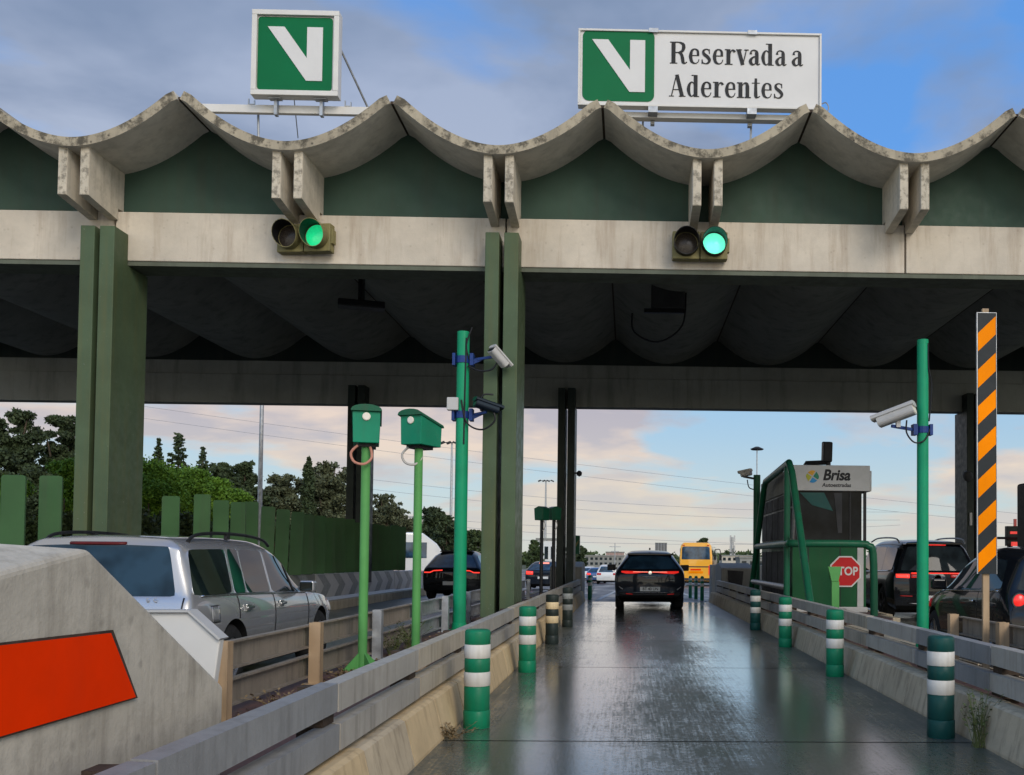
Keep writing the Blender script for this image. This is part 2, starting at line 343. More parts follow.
# ------------------------------------------------------------------ mesh tools
class MB:
    def __init__(s): s.v = []; s.f = []; s.mi = []
    def add(s, vs, fs, mi=0):
        o = len(s.v); s.v += [tuple(p) for p in vs]; s.f += [tuple(i + o for i in f) for f in fs]; s.mi += [mi] * len(fs); return s
    def box(s, c, d, rz=0, mi=0, rot=None):
        hx, hy, hz = d[0] / 2, d[1] / 2, d[2] / 2
        vs = [Vector((x, y, z)) for z in (-hz, hz) for y in (-hy, hy) for x in (-hx, hx)]
        r = rot or Matrix.Rotation(rz, 3, 'Z')
        vs = [r @ v + Vector(c) for v in vs]
        return s.add(vs, [(0, 2, 3, 1), (4, 5, 7, 6), (0, 1, 5, 4), (2, 6, 7, 3), (0, 4, 6, 2), (1, 3, 7, 5)], mi)
    def span(s, a, b, mi=0):
        return s.box([(a[i] + b[i]) / 2 for i in range(3)], [abs(b[i] - a[i]) for i in range(3)], mi=mi)
    def bar(s, a, b, wd, hd, mi=0, up=(0, 0, 1)):
        a = Vector(a); b = Vector(b); y = (b - a); L = y.length; y.normalize()
        x = y.cross(Vector(up)); 
        if x.length < 1e-4: x = Vector((1, 0, 0))
        x.normalize(); z = x.cross(y)
        r = Matrix((x, y, z)).transposed()
        return s.box((a + b) / 2, (wd, L, hd), mi=mi, rot=r)
    def tube(s, pts, r, n=10, mi=0, cap=True, smooth=0):
        pts = [Vector(p) for p in pts]
        if smooth:
            q = []
            for i in range(len(pts) - 1):
                p0 = pts[max(i - 1, 0)]; p1 = pts[i]; p2 = pts[i + 1]; p3 = pts[min(i + 2, len(pts) - 1)]
                for k_ in range(smooth):
                    u = k_ / smooth
                    q.append(.5 * ((2 * p1) + (p2 - p0) * u + (2 * p0 - 5 * p1 + 4 * p2 - p3) * u * u + (3 * p1 - p0 - 3 * p2 + p3) * u ** 3))
            q.append(pts[-1]); pts = q
        rs = r if isinstance(r, (list, tuple)) else [r] * len(pts)
        if len(rs) != len(pts): rs = [rs[0] + (rs[-1] - rs[0]) * i / (len(pts) - 1) for i in range(len(pts))]
        vs = []; fs = []; ref = None
        for i, p in enumerate(pts):
            d = (pts[min(i + 1, len(pts) - 1)] - pts[max(i - 1, 0)]).normalized()
            if ref is None: ref = Vector((0, 0, 1)) if abs(d.z) < .9 else Vector((1, 0, 0))
            a = d.cross(ref).normalized(); b = a.cross(d).normalized(); ref = b
            for j in range(n):
                an = 2 * math.pi * j / n
                vs.append(p + (a * math.cos(an) + b * math.sin(an)) * rs[i])
        for i in range(len(pts) - 1):
            for j in range(n):
                j2 = (j + 1) % n
                fs.append((i * n + j, i * n + j2, (i + 1) * n + j2, (i + 1) * n + j))
        if cap: fs += [tuple(range(n))[::-1], tuple((len(pts) - 1) * n + j for j in range(n))]
        return s.add(vs, fs, mi)
    def lathe(s, prof, c=(0, 0, 0), n=24, mi=0, axis='Z', cap=True):
        vs = []; fs = []
        for (r, z) in prof:
            for j in range(n):
                an = 2 * math.pi * j / n; x, y = r * math.cos(an), r * math.sin(an)
                p = (x, y, z) if axis == 'Z' else ((z, x, y) if axis == 'X' else (y, z, x))
                vs.append((p[0] + c[0], p[1] + c[1], p[2] + c[2]))
        for i in range(len(prof) - 1):
            for j in range(n):
                j2 = (j + 1) % n
                fs.append((i * n + j, i * n + j2, (i + 1) * n + j2, (i + 1) * n + j))
        if cap: fs += [tuple(range(n))[::-1], tuple((len(prof) - 1) * n + j for j in range(n))]
        return s.add(vs, fs, mi)
    def prism(s, poly, a0, a1, axis='Y', mi=0):
        """poly in the plane normal to axis: Y->(x,z)  X->(y,z)  Z->(x,y)"""
        def P(u, v, t_): return (u, t_, v) if axis == 'Y' else ((t_, u, v) if axis == 'X' else (u, v, t_))
        n = len(poly)
        vs = [P(u, v, a0) for u, v in poly] + [P(u, v, a1) for u, v in poly]
        tri = tessellate_polygon([[Vector((u, v, 0)) for u, v in poly]])
        fs = [tuple(x) for x in tri] + [tuple(i + n for i in x)[::-1] for x in tri]
        fs += [(i, (i + 1) % n, (i + 1) % n + n, i + n) for i in range(n)]
        return s.add(vs, fs, mi)
    def build(s, name, mats, parent=None, smooth=False, bevel=0, loc=None, seg=2):
        me = bpy.data.meshes.new(name); me.from_pydata([tuple(v) for v in s.v], [], s.f)
        if not isinstance(mats, (list, tuple)): mats = [mats]
        for m in mats: me.materials.append(m)
        me.polygons.foreach_set('material_index', s.mi)
        bm = bmesh.new(); bm.from_mesh(me); bmesh.ops.recalc_face_normals(bm, faces=bm.faces); bm.to_mesh(me); bm.free()
        me.update()
        o = bpy.data.objects.new(name, me); COL.objects.link(o)
        if parent is not None: o.parent = parent
        if loc: o.location = loc
        if smooth: shade(me, smooth if isinstance(smooth, (int, float)) and smooth > 1 else 40)
        if bevel:
            b = o.modifiers.new('bevel', 'BEVEL'); b.width = bevel; b.segments = seg; b.limit_method = 'ANGLE'; b.angle_limit = R(35)
        return o
def shade(me, ang=40):
    me.polygons.foreach_set('use_smooth', [True] * len(me.polygons))
    bm = bmesh.new(); bm.from_mesh(me)
    for e in bm.edges:
        if len(e.link_faces) == 2 and e.calc_face_angle(0) > R(ang): e.smooth = False
    bm.to_mesh(me); bm.free()
def tag(o, label=None, cat=None, group=None, kind=None):
    if label: o['label'] = label
    if cat: o['category'] = cat
    if group: o['group'] = group
    if kind: o['kind'] = kind
    return o
def thing(name, label, cat, loc=(0, 0, 0), rz=0, group=None):
    o = bpy.data.objects.new(name, None); COL.objects.link(o); o.empty_display_size = .2
    o.location = loc; o.rotation_euler = (0, 0, rz); tag(o, label, cat, group); return o
def struct(o): o['kind'] = 'structure'; return o
def text_mesh(txt, size, mat, name, parent, loc, rot, bold=0., shear=0., ext=.003, align='CENTER', sx=1., spacing=1.):
    cu = bpy.data.curves.new(name, 'FONT'); cu.body = txt; cu.size = size; cu.extrude = ext; cu.offset = bold
    cu.shear = shear; cu.align_x = align; cu.align_y = 'CENTER'; cu.space_character = spacing; cu.resolution_u = 4
    o = bpy.data.objects.new(name, cu); COL.objects.link(o)
    bpy.context.view_layer.update()
    me = bpy.data.meshes.new_from_object(o.evaluated_get(bpy.context.evaluated_depsgraph_get()))
    bpy.data.objects.remove(o); bpy.data.curves.remove(cu)
    me.materials.clear(); me.materials.append(mat)
    q = bpy.data.objects.new(name, me); COL.objects.link(q); q.parent = parent; q.location = loc; q.rotation_euler = rot; q.scale = (sx, 1, 1)
    return q
FACE = (R(90), 0, 0)         # text upright, read from -Y
def grnd(y): return 0 if y < 32 else (-.016 * (y - 32) if y < 92 else -.96)

# ================================================================== SETTING
g = MB()
xs = [-900, -300, -120, -60, -30, 0, 30, 60, 120, 300, 900]; ys = [-120, -20, 0, 32, 60, 92, 200, 500, 1500, 4500]
vs = [(x, y, grnd(y) - .03) for y in ys for x in xs]; nx = len(xs)
g.add(vs, [(j * nx + i, j * nx + i + 1, (j + 1) * nx + i + 1, (j + 1) * nx + i) for j in range(len(ys) - 1) for i in range(nx - 1)])
struct(g.build('ground', M['grass']))
g = MB()
ys = [-40, 31, 32, 45, 60, 75, 92, 200]
vs = []
for y in ys: vs += [(-8.9, y, grnd(y) - .008), (16.5, y, grnd(y) - .008)]
g.add(vs, [(2 * i, 2 * i + 1, 2 * i + 3, 2 * i + 2) for i in range(len(ys) - 1)])
struct(g.build('road', M['asphalt']))
g = MB()
vs = []
for y in ys: vs += [(-30, y, grnd(y) - .008), (-8.95, y, grnd(y) - .008)]
g.add(vs, [(2 * i, 2 * i + 1, 2 * i + 3, 2 * i + 2) for i in range(len(ys) - 1)])
struct(g.build('carriageway', M['asphalt']))
g = MB(); g.add([(-40, -90, -.002), (45, -90, -.002), (45, -2.5, -.002), (-40, -2.5, -.002)], [(0, 1, 2, 3)]); struct(g.build('bounce_apron', concrete('bounce_apron_concrete', (.50, .47, .40), amount=.2, scale=.3)))  # pale unseen apron added behind the camera to bounce light under the shells
# wet slabs of the three lanes, with thin joints between the slabs
joints = [-30, -8, -1, 3.2, 7.18, 12.05, 15.85, 20.6, 25.4, 30.4]
g = MB()
for j in range(len(joints) - 1):
    for (x0, x1) in ((-1.34, 2.62),):
        g.add([(x0, joints[j] + .014, 0), (x1, joints[j] + .014, 0), (x1, joints[j + 1] - .014, 0), (x0, joints[j + 1] - .014, 0)], [(0, 1, 2, 3)])
struct(g.build('lane_pavement', M['wet']))
g = MB()
g.add([(-7.2, -30, -.001), (-2.9, -30, -.001), (-2.9, 31, -.001), (-7.2, 31, -.001)], [(0, 1, 2, 3)])
g.add([(3.55, -30, -.001), (11, -30, -.001), (11, 31, -.001), (3.55, 31, -.001)], [(0, 1, 2, 3)])
struct(g.build('side_lane_pavement', M['wet']))
g = MB()
def stripe(pts, wd, n=12):
    for i in range(len(pts) - 1):
        (x0, y0), (x1, y1) = pts[i], pts[i + 1]
        for q in range(n):
            a0 = q / n; a1 = (q + 1) / n
            ya, yb = y0 + (y1 - y0) * a0, y0 + (y1 - y0) * a1; xa, xb = x0 + (x1 - x0) * a0, x0 + (x1 - x0) * a1
            g.add([(xa - wd / 2, ya, grnd(ya) + .001), (xa + wd / 2, ya, grnd(ya) + .001), (xb + wd / 2, yb, grnd(yb) + .001), (xb - wd / 2, yb, grnd(yb) + .001)], [(0, 1, 2, 3)])
stripe([(-.95, 31), (-.35, 60)], .14); stripe([(2.42, 31), (2.5, 92)], .16); stripe([(-.35, 60), (-.2, 140)], .14)
stripe([(2.5, 92), (2.4, 180)], .16); stripe([(-4.0, 45), (-4.2, 160)], .14); stripe([(7.2, 45), (7.0, 160)], .14)
struct(g.build('road_marking', M['line_white']))

# islands : kerb blocks round a paved bed
def island(name_lab, xa, xb, y0, y1, kmat, side, wide=None):
    """xa = foot of the kerb on our lane's side"""
    t_ = thing('traffic_island', name_lab, 'traffic island', (0, 0, 0))
    s = 1 if xb > xa else -1
    g = MB()
    if wide is None:
        g.span((xa + s * .24, y0, -.05), (xb - s * .14, y1, .27))
    else:
        yw, xw = wide
        g.prism([(xa + s * .24, y0), (xb - .14, y0), (xb - .14, yw - 3), (xw - .14, yw), (xw - .14, y1), (xa + s * .24, y1)], -.05, .27, 'Z')
    g.build('paving', M['paver'], t_)
    g = MB(); y = y0; i = 0
    while y < y1 - .1:
        L = random.uniform(.92, 1.08); e = min(y + L - .003, y1); j = random.uniform(-.003, .003)
        pr = [(xa + s * .005 + j, -.05), (xa + s * .005 + j, .02), (xa + s * .07 + j, .285 + j), (xa + s * .10 + j, .30 + j), (xa + s * .238, .30 + j), (xa + s * .238, -.05)]
        g.prism(pr, y + .007, e - .004, 'Y', mi=random.choice((0, 0, 1)))
        g.prism([(u + s * (.003 if q_ < 4 else -.003), v - (.003 if v > .1 else 0)) for q_, (u, v) in enumerate(pr)], e - .0035, e + .0095, 'Y', mi=2); y += L; i += 1
    g.build('kerb', [kmat, M['kerb_t'], M['rust']], t_)
    g = MB(); y = y0
    while y < y1 - .1:
        L = random.uniform(.92, 1.08); e = min(y + L - .012, y1)
        x_ = xb
        if wide is not None: x_ = xb if y < wide[0] - 3 else (wide[1] if y > wide[0] else xb + (wide[1] - xb) * (y - wide[0] + 3) / 3)
        g.span((x_ - s * .138, y + .006, -.05), (x_, e, .285 + random.uniform(-.006, .006))); y += L
    g.build('kerb', M['kerb_r'], t_, bevel=.01)
    return t_
island('narrow island with tan kerb blocks left of the wet lane, carrying the rails', -1.30, -2.85, 3.4, 31.0, M['kerb'], 'l')
island('island with grey kerb blocks right of the wet lane, carrying the toll booth', 2.50, 3.62, 2.0, 31.0, M['kerb_r'], 'r', wide=(18.2, 5.05))
g_t = thing('traffic_island', 'low concrete island under the left hand green double column', 'traffic island', (0, 0, 0))
g = MB(); g.span((-8.75, 12.5, -.05), (-7.15, 36, .22)); g.build('kerb', M['kerb_r'], g_t, bevel=.02)

# ================================================================== CANOPY
PER = 2.93; T0 = -1.88; YF = 13.8; YR = 29.9; ZT = 6.92; RISE = .725; TH = .125
can = thing('toll_canopy', 'concrete toll canopy of scalloped shell roof, pale front beam and green double columns', 'toll canopy')
ks = range(-6, 7)
def gq(u):      # trough curve, levelling out at the very crest
    if u < .945: return u ** 1.9
    v = (u - .945) / .055; return .945 ** 1.9 + 1.9 * .945 ** .9 * .055 * (v - .5 * v * v)
def arc(k_, n=34, inset=.018):
    c_ = T0 + k_ * PER; h = PER / 2
    return [(c_ + h * u * (1 - inset / h), ZT + RISE * gq(abs(u))) for u in [i * 2 / n - 1 for i in range(n + 1)]]
for k_ in ks:
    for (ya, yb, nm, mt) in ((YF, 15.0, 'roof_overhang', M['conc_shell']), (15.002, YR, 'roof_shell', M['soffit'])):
        g = MB(); lo = arc(k_); n = len(lo)
        # mitred shell: thickness along the local normal, peaks flattened
        hi = []
        for i, (x, z) in enumerate(lo):
            a_ = lo[max(i - 1, 0)]; b_ = lo[min(i + 1, n - 1)]; d = Vector((b_[0] - a_[0], b_[1] - a_[1])).normalized()
            hx, hz = x - d.y * TH, min(z + d.x * TH, ZT + RISE + TH * .62)
            lim = T0 + k_ * PER; hx = max(min(hx, lim + PER / 2 - .012), lim - PER / 2 + .012)
            hi.append((hx, hz))
        for i in range(n - 1):
            (x0, z0), (x1, z1), (x2, z2), (x3, z3) = lo[i], lo[i + 1], hi[i + 1], hi[i]
            ny = 1
            vs = [(x0, ya, z0), (x1, ya, z1), (x2, ya, z2), (x3, ya, z3), (x0, yb, z0), (x1, yb, z1), (x2, yb, z2), (x3, yb, z3)]
            g.add(vs, [(0, 1, 2, 3)], 1 if ya == YF else 0)                 # front rim
            g.add(vs, [(4, 7, 6, 5)], 0)
            g.add(vs, [(0, 4, 5, 1)], 0); g.add(vs, [(3, 2, 6, 7)], 1)
            if i == 0: g.add(vs, [(0, 3, 7, 4)], 0)
            if i == n - 2: g.add(vs, [(1, 5, 6, 2)], 0)
        o = g.build(nm, [mt, M['conc_rim']], can)
        bm = bmesh.new(); bm.from_mesh(o.data); bmesh.ops.remove_doubles(bm, verts=bm.verts, dist=1e-4); bmesh.ops.recalc_face_normals(bm, faces=bm.faces); bm.to_mesh(o.data); bm.free()
        shade(o.data, 30)
# dark mastic in the joints between the shells
g = MB()
for k_ in list(ks)[:-1]:
    xj = T0 + (k_ + .5) * PER
    zf = ZT + RISE * gq(1.0); g.span((xj - .03, YF + .05, zf + .012), (xj + .03, YR, zf + .05))
g.build('joint_filler', M['rust'], can)
# front panel under the shells
def panel(y0, y1, zb, nm, mt):
    xs_ = []; poly = []
    for k_ in ks: poly += [(x, z + .0) for x, z in arc(k_, 34, 0.0)[:-1]]
    xl, xr = poly[0][0], poly[-1][0]
    poly = [(x, z + .02) for x, z in poly]
    MB().prism([(xl, zb)] + poly + [(xr, zb)], y0, y1, 'Y').build(nm, mt, can)
panel(14.86, 14.995, 6.28, 'front_panel', M['panel_green'])
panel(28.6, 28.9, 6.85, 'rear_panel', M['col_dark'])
xl, xr = T0 - 6.5 * PER, T0 + 6.5 * PER
colx = [-7.56 - 5.74 * 2, -7.56 - 5.74, -7.56, -1.85, 9.8]
# pale front beam cast in lengths between the columns
cuts = [xl] + sorted([-1.85, -7.56, 9.8, -13.3, 4.1]) + [xr]
for i in range(len(cuts) - 1):
    g = MB(); g.span((cuts[i] + .012, 14.70, 5.60), (cuts[i + 1] - .012, 15.2, 6.325)); g.build('front_beam', M['conc_beam'], can, bevel=.012)
g = MB(); g.span((xl, 14.72, 5.535), (xr, 15.25, 5.598)); g.build('beam_flange', M['flange'], can)
g = MB(); g.span((xl, 14.80, 6.327), (xr, 14.99, 6.352)); g.build('sill_shadow', M['col_dark'], can)  # dark strip stands for the shadow line on the ledge over the beam
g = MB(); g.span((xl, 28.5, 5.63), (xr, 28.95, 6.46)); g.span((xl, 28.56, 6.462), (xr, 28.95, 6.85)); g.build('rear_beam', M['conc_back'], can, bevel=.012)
# twin concrete fins under every trough
for k_ in ks:
    xc = T0 + k_ * PER + .02
    for sx_ in (-1, 1):
        x0 = xc + sx_ * .15
        pr = [(13.87, ZT + .03), (13.87, 6.22), (14.04, 6.17), (14.69, 6.235), (14.69, 6.36), (14.855, 6.36), (14.855, ZT + .03)]
        pr = [(13.87, ZT + .03), (13.87, 6.27), (14.695, 6.19), (14.695, 6.36), (14.855, 6.36), (14.855, ZT + .03)]
        fo_ = MB().prism(pr, x0 - .062, x0 + .062, 'X').build('roof_fin', [M['conc_side'], M['conc_fin']], can, bevel=.012)
        for p_ in fo_.data.polygons:
            if p_.normal.y < -.2: p_.material_index = 1
# double columns
def column(xc, y0, y1, zt, mt, rear=False):
    for s_, wd in ((-1, .20), (1, .21)):
        x0 = xc + s_ * (.035 + wd / 2)
        g = MB()
        if not rear:
            g.prism([(y0, -.02), (y0, zt), (14.695, zt), (14.695, 5.53), (y1, 5.53), (y1, -.02)], x0 - wd / 2, x0 + wd / 2, 'X')
        else:
            g.prism([(y0, -.3), (y0, 6.1), (28.495, 6.1), (28.495, 5.625), (y1, 5.625), (y1, -.3)], x0 - wd / 2, x0 + wd / 2, 'X')
        g.build('column', mt, can, bevel=.01)
for x in (-13.3, -7.60, -1.86, 9.8): column(x, 14.30, 15.30, 5.985, M['col_green'])
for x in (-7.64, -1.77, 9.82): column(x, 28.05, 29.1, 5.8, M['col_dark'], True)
# light boxes and conduits hanging in the dark ceiling
def ceil_unit(px, py0, py1, Y, lab):
    t_ = thing('ceiling_camera', lab, 'ceiling unit', (0, 0, 0))
    a = atY(px, py0, Y); b = atY(px, py1, Y)
    g = MB(); g.span((a.x - .35, Y - .2, b.z + .25), (a.x + .35, Y + .25, b.z + .85)); g.build('housing', M['interior'], t_, bevel=.02)
    g = MB(); g.span((a.x - .28, Y - .1, b.z + .851), (a.x + .28, Y + .1, 7.1)); g.span((a.x - .5, Y - .15, b.z + .16), (a.x + .35, Y - .05, b.z + .248)); g.build('bracket', M['black'], t_)
    g = MB(); g.tube([(a.x - .75, Y - .1, b.z + .15), (a.x - .7, Y - .1, b.z - .25), (a.x - .2, Y - .1, b.z - .45), (a.x + .3, Y - .1, b.z - .1), (a.x + .38, Y - .1, b.z + .6)], .02, 6, smooth=6); g.build('cable', M['cable_black'], t_)
ceil_unit(668, 270, 322, 21.0, 'dark camera unit with looping cable under the ceiling above the wet lane')
t_ = thing('ceiling_light', 'dark bracket lamp hanging from the ceiling near the left green lamp signal', 'ceiling unit')
a = atY(362, 268, 20)
g = MB(); g.span((a.x - .04, 19.9, a.z - .75), (a.x + .04, 20.1, 7.2)); g.build('bracket', M['black'], t_)
g = MB(); g.box((a.x, 20, a.z - .75), (.9, .35, .14), .3); g.build('lamp_head', M['black'], t_, bevel=.02)

# ================================================================== ROOF SIGNS
def rrect(x0, z0, x1, z1, r, n=6):
    out = []
    for (cx_, cz_, a0) in ((x1 - r, z1 - r, 0), (x0 + r, z1 - r, 90), (x0 + r, z0 + r, 180), (x1 - r, z0 + r, 270)):
        for i in range(n + 1):
            an = R(a0 + 90 * i / n); out.append((cx_ + r * math.cos(an), cz_ + r * math.sin(an)))
    return out
def vshape(x0, z0, s):
    """the slanted white V of the lane sign in a square of side s"""
    P = [(.13, .865), (.355, .865), (.66, .44), (.66, .865), (.87, .865), (.87, .13), (.655, .13)]
    return [(x0 + u * s, z0 + v * s) for u, v in P]
YS = 14.6
a = atY(252.5, 9.5, YS); b = atY(338, 96.5, YS)
t_ = thing('roof_sign', 'square white framed sign with green field and white slanted V above the roof', 'sign')
g = MB(); g.span((a.x, YS + .03, b.z), (b.x, YS + .16, a.z)); g.build('sign_board', M['sign_white'], t_, bevel=.008)
g = MB()
fw = .075
for (p, q) in (((a.x, b.z), (b.x, b.z + fw)), ((a.x, a.z - fw), (b.x, a.z)), ((a.x, b.z + fw + .001), (a.x + fw, a.z - fw - .001)), ((b.x - fw, b.z + fw + .001), (b.x, a.z - fw - .001))):
    g.span((p[0], YS - .02, p[1]), (q[0], YS + .028, q[1]))
g.build('frame', M['white_metal'], t_, bevel=.006)
sz = 1.09; ox = (a.x + b.x) / 2 - sz / 2 - .01; oz = (a.z + b.z) / 2 - sz / 2
fld = MB().prism(rrect(ox, oz, ox + sz, oz + sz, .05), YS + .022, YS + .028).build('green_field', M['sign_green'], t_)
MB().prism(vshape(ox, oz, sz), YS + .012, YS + .0215).build('letter_v', M['sign_white'], t_)
zb = b.z
g = MB(); bl = atY(205, 109, YS + .25); br = atY(372, 110.5, YS + .25)
g.span((bl.x - .3, YS + .2, bl.z - .06), (br.x + .2, YS + .28, bl.z + .06)); g.build('support_bar', M['white_metal'], t_, bevel=.006)
g = MB()
for px in (273, 319):
    c_ = atY(px, 100, YS); g.span((c_.x - .022, YS + .10, zb - .24), (c_.x + .022, YS + .19, zb - .002)); g.span((c_.x - .09, YS + .04, zb - .02), (c_.x + .09, YS + .15, zb - .0025))
for px in (246, 344):
    c_ = atY(px, 100, YS); g.span((c_.x - .05, YS + .2, bl.z + .062), (c_.x + .05, YS + .23, bl.z + .075)); g.span((c_.x - .05, YS + .2, bl.z + .0755), (c_.x - .035, YS + .23, bl.z + .15)); g.span((c_.x + .035, YS + .2, bl.z + .0755), (c_.x + .05, YS + .23, bl.z + .13))
g.build('clamp', M['galv'], t_)
g = MB()
c1 = atY(262, 100, YS + .5); g.tube([(c1.x, YS + .35, zb), (c1.x - .02, YS + .5, ZT + .1)], .018, 6)
c1 = atY(340, 48, YS + .3); c2 = atY(368, 108, YS + .9); g.tube([c1, c2], .018, 6); g.tube([atY(294, 98, YS + .4), atY(298, 138, YS + 1.0)], .008, 5)
g.build('stay', M['galv'], t_)

# --- didone style lettering
def ribbon(g, pts, wds, y0, y1, n=6):
    P = [Vector((p[0], p[1])) for p in pts]; out = []; ww = []
    for i in range(len(P) - 1):
        p0 = P[max(i - 1, 0)]; p1 = P[i]; p2 = P[i + 1]; p3 = P[min(i + 2, len(P) - 1)]
        for q in range(n):
            u = q / n
            out.append(.5 * ((2 * p1) + (p2 - p0) * u + (2 * p0 - 5 * p1 + 4 * p2 - p3) * u * u + (3 * p1 - p0 - 3 * p2 + p3) * u ** 3)); ww.append(wds[i] + (wds[i + 1] - wds[i]) * u)
    out.append(P[-1]); ww.append(wds[-1]); L = []; Rr = []
    for i, p in enumerate(out):
        d = (out[min(i + 1, len(out) - 1)] - out[max(i - 1, 0)]).normalized(); nn = Vector((-d.y, d.x)) * ww[i] / 2
        L.append(p + nn); Rr.append(p - nn)
    n_ = len(out)
    vs = [(p.x, y0, p.y) for p in L] + [(p.x, y0, p.y) for p in Rr] + [(p.x, y1, p.y) for p in L] + [(p.x, y1, p.y) for p in Rr]
    fs = []
    for i in range(n_ - 1):
        fs += [(i, i + 1, n_ + i + 1, n_ + i), (2 * n_ + i, 3 * n_ + i, 3 * n_ + i + 1, 2 * n_ + i + 1), (i, 2 * n_ + i, 2 * n_ + i + 1, i + 1), (n_ + i, n_ + i + 1, 3 * n_ + i + 1, 3 * n_ + i)]
    fs += [(0, n_, 3 * n_, 2 * n_), (n_ - 1, 3 * n_ - 1, 4 * n_ - 1, 2 * n_ - 1)]
    g.add(vs, fs)
AS = 1.42
GL = {
 'R': ([('r', .08, 0, .30, AS), ('r', 0, 0, .40, .055), ('r', 0, AS - .055, .3, AS),
        ('b', [(.28, AS - .03), (.50, AS - .04), (.70, AS - .15), (.74, 1.07), (.66, .82), (.45, .73), (.28, .72)], [.06, .07, .17, .21, .16, .06, .06]),
        ('b', [(.46, .73), (.62, .6), (.68, .32), (.72, .09), (.82, .03), (.92, .12)], [.08, .17, .2, .18, .07, .05])], .98),
 'A': ([('b', [(.13, 0), (.40, AS)], [.065, .065]), ('b', [(.42, AS), (.72, 0)], [.21, .22]), ('r', .2, .42, .62, .475), ('r', 0, 0, .27, .05), ('r', .54, 0, .90, .05)], .94),
 'e': ([('r', .16, .52, .56, .575), ('b', [(.535, .52), (.52, .84), (.36, .97), (.20, .84), (.14, .5), (.20, .16), (.38, .03), (.53, .12), (.59, .3)], [.15, .13, .055, .15, .21, .16, .06, .05, .045])], .69),
 's': ([('b', [(.46, .72), (.44, .9), (.29, .97), (.14, .86), (.17, .66), (.36, .47), (.47, .27), (.40, .09), (.26, .03), (.11, .1), (.07, .3)], [.05, .06, .06, .13, .18, .2, .17, .12, .06, .06, .05]), ('r', .44, .68, .485, .97), ('r', .045, .02, .09, .3)], .60),
 'r': ([('r', .10, 0, .31, 1.0), ('r', .01, 0, .43, .05), ('r', .01, .95, .2, 1.0), ('b', [(.29, .7), (.36, .9), (.46, .94), (.55, .82)], [.05, .06, .1, .15])], .62),
 'v': ([('b', [(.13, 1), (.36, .0)], [.22, .2]), ('b', [(.37, .02), (.56, 1)], [.06, .055]), ('r', 0, .95, .31, 1.0), ('r', .44, .95, .68, 1.0)], .66),
 'a': ([('b', [(.46, .0 + .14), (.46, .76), (.40, .93), (.27, .97), (.15, .88), (.14, .72)], [.21, .2, .09, .055, .08, .15]), ('b', [(.42, .56), (.25, .5), (.12, .28), (.18, .08), (.31, .04), (.42, .16)], [.05, .09, .2, .15, .06, .05]), ('b', [(.46, .16), (.52, .03), (.64, .10)], [.19, .09, .045])], .68),
 'd': ([('r', .40, 0, .61, AS), ('r', .28, AS - .05, .5, AS), ('r', .5, 0, .70, .05), ('b', [(.42, .84), (.30, .96), (.17, .8), (.12, .5), (.17, .18), (.29, .03), (.42, .16)], [.05, .06, .15, .21, .15, .06, .05])], .75),
 'n': ([('r', .09, 0, .30, 1.0), ('r', .0, 0, .38, .05), ('r', .0, .95, .2, 1.0), ('b', [(.28, .76), (.38, .93), (.52, .93), (.57, .72), (.57, .0)], [.04, .06, .13, .21, .21]), ('r', .42, 0, .76, .05)], .79),
 't': ([('b', [(.24, 1.28), (.24, .2), (.32, .04), (.47, .13)], [.14, .21, .09, .045]), ('r', .02, .95, .45, 1.0)], .50),
 ' ': ([], .22)}
def didone(txt, x0, z0, xh, width, y, parent, name):
    tot = sum(GL[c_][1] for c_ in txt) * xh; sx_ = width / tot; x = x0; i = 0; g = MB()
    for c_ in txt:
        for p in GL[c_][0]:
            i += 1; y0 = y - .004 - (i % 23) * .00025
            if p[0] == 'r': g.span((x + p[1] * xh * sx_, y0, z0 + p[2] * xh), (x + p[3] * xh * sx_, y, z0 + p[4] * xh))
            else: ribbon(g, [(x + q[0] * xh * sx_, z0 + q[1] * xh) for q in p[1]], [w_ * xh * (sx_ + 1) / 2 for w_ in p[2]], y0, y)
        x += GL[c_][1] * xh * sx_
    return g.build(name, M['sign_black'], parent)
a = atY(578.5, 28, YS); b = atY(821.5, 109.5, YS)
t_ = thing('roof_sign', 'long white sign reading Reservada a Aderentes beside a green V', 'sign')
g = MB(); g.span((a.x, YS + .03, b.z), (b.x, YS + .15, a.z)); g.build('sign_board', M['sign_white'], t_, bevel=.008)
g = MB(); fw = .03
for (p, q) in (((a.x, b.z), (b.x, b.z + fw)), ((a.x, a.z - fw), (b.x, a.z)), ((a.x, b.z + fw + .001), (a.x + fw, a.z - fw - .001)), ((b.x - fw, b.z + fw + .001), (b.x, a.z - fw - .001))):
    g.span((p[0], YS + .0, p[1]), (q[0], YS + .028, q[1]))
g.build('frame', M['white_metal'], t_, bevel=.004)
sz = 1.065; ox = a.x + .065; oz = b.z + .075
MB().prism(rrect(ox, oz, ox + sz, oz + sz, .1), YS + .022, YS + .028).build('green_field', M['sign_green'], t_)
MB().prism([(ox + (u - ox) * 1.0, v) for u, v in vshape(ox, oz, sz)], YS + .012, YS + .0215).build('letter_v', M['sign_white'], t_)
p1 = atY(670, 62.5, YS); p2 = atY(804, 62.5, YS); didone('Reservada a', p1.x, p1.z, .232, p2.x - p1.x, YS + .028, t_, 'lettering')
p1 = atY(669, 95.5, YS); p2 = atY(784.5, 95.5, YS); didone('Aderentes', p1.x, p1.z, .232, p2.x - p1.x, YS + .028, t_, 'lettering')
g = MB(); c1 = atY(632, 117, YS + .3); c2 = atY(812, 117, YS + .3)
g.span((c1.x - .4, YS + .25, c1.z - .055), (c2.x + .1, YS + .33, c1.z + .05)); g.span((c1.x - .4, YS + .16, b.z - .10), (c2.x + .1, YS + .24, b.z - .02)); g.build('support_bar', M['white_metal'], t_, bevel=.004)
g = MB()
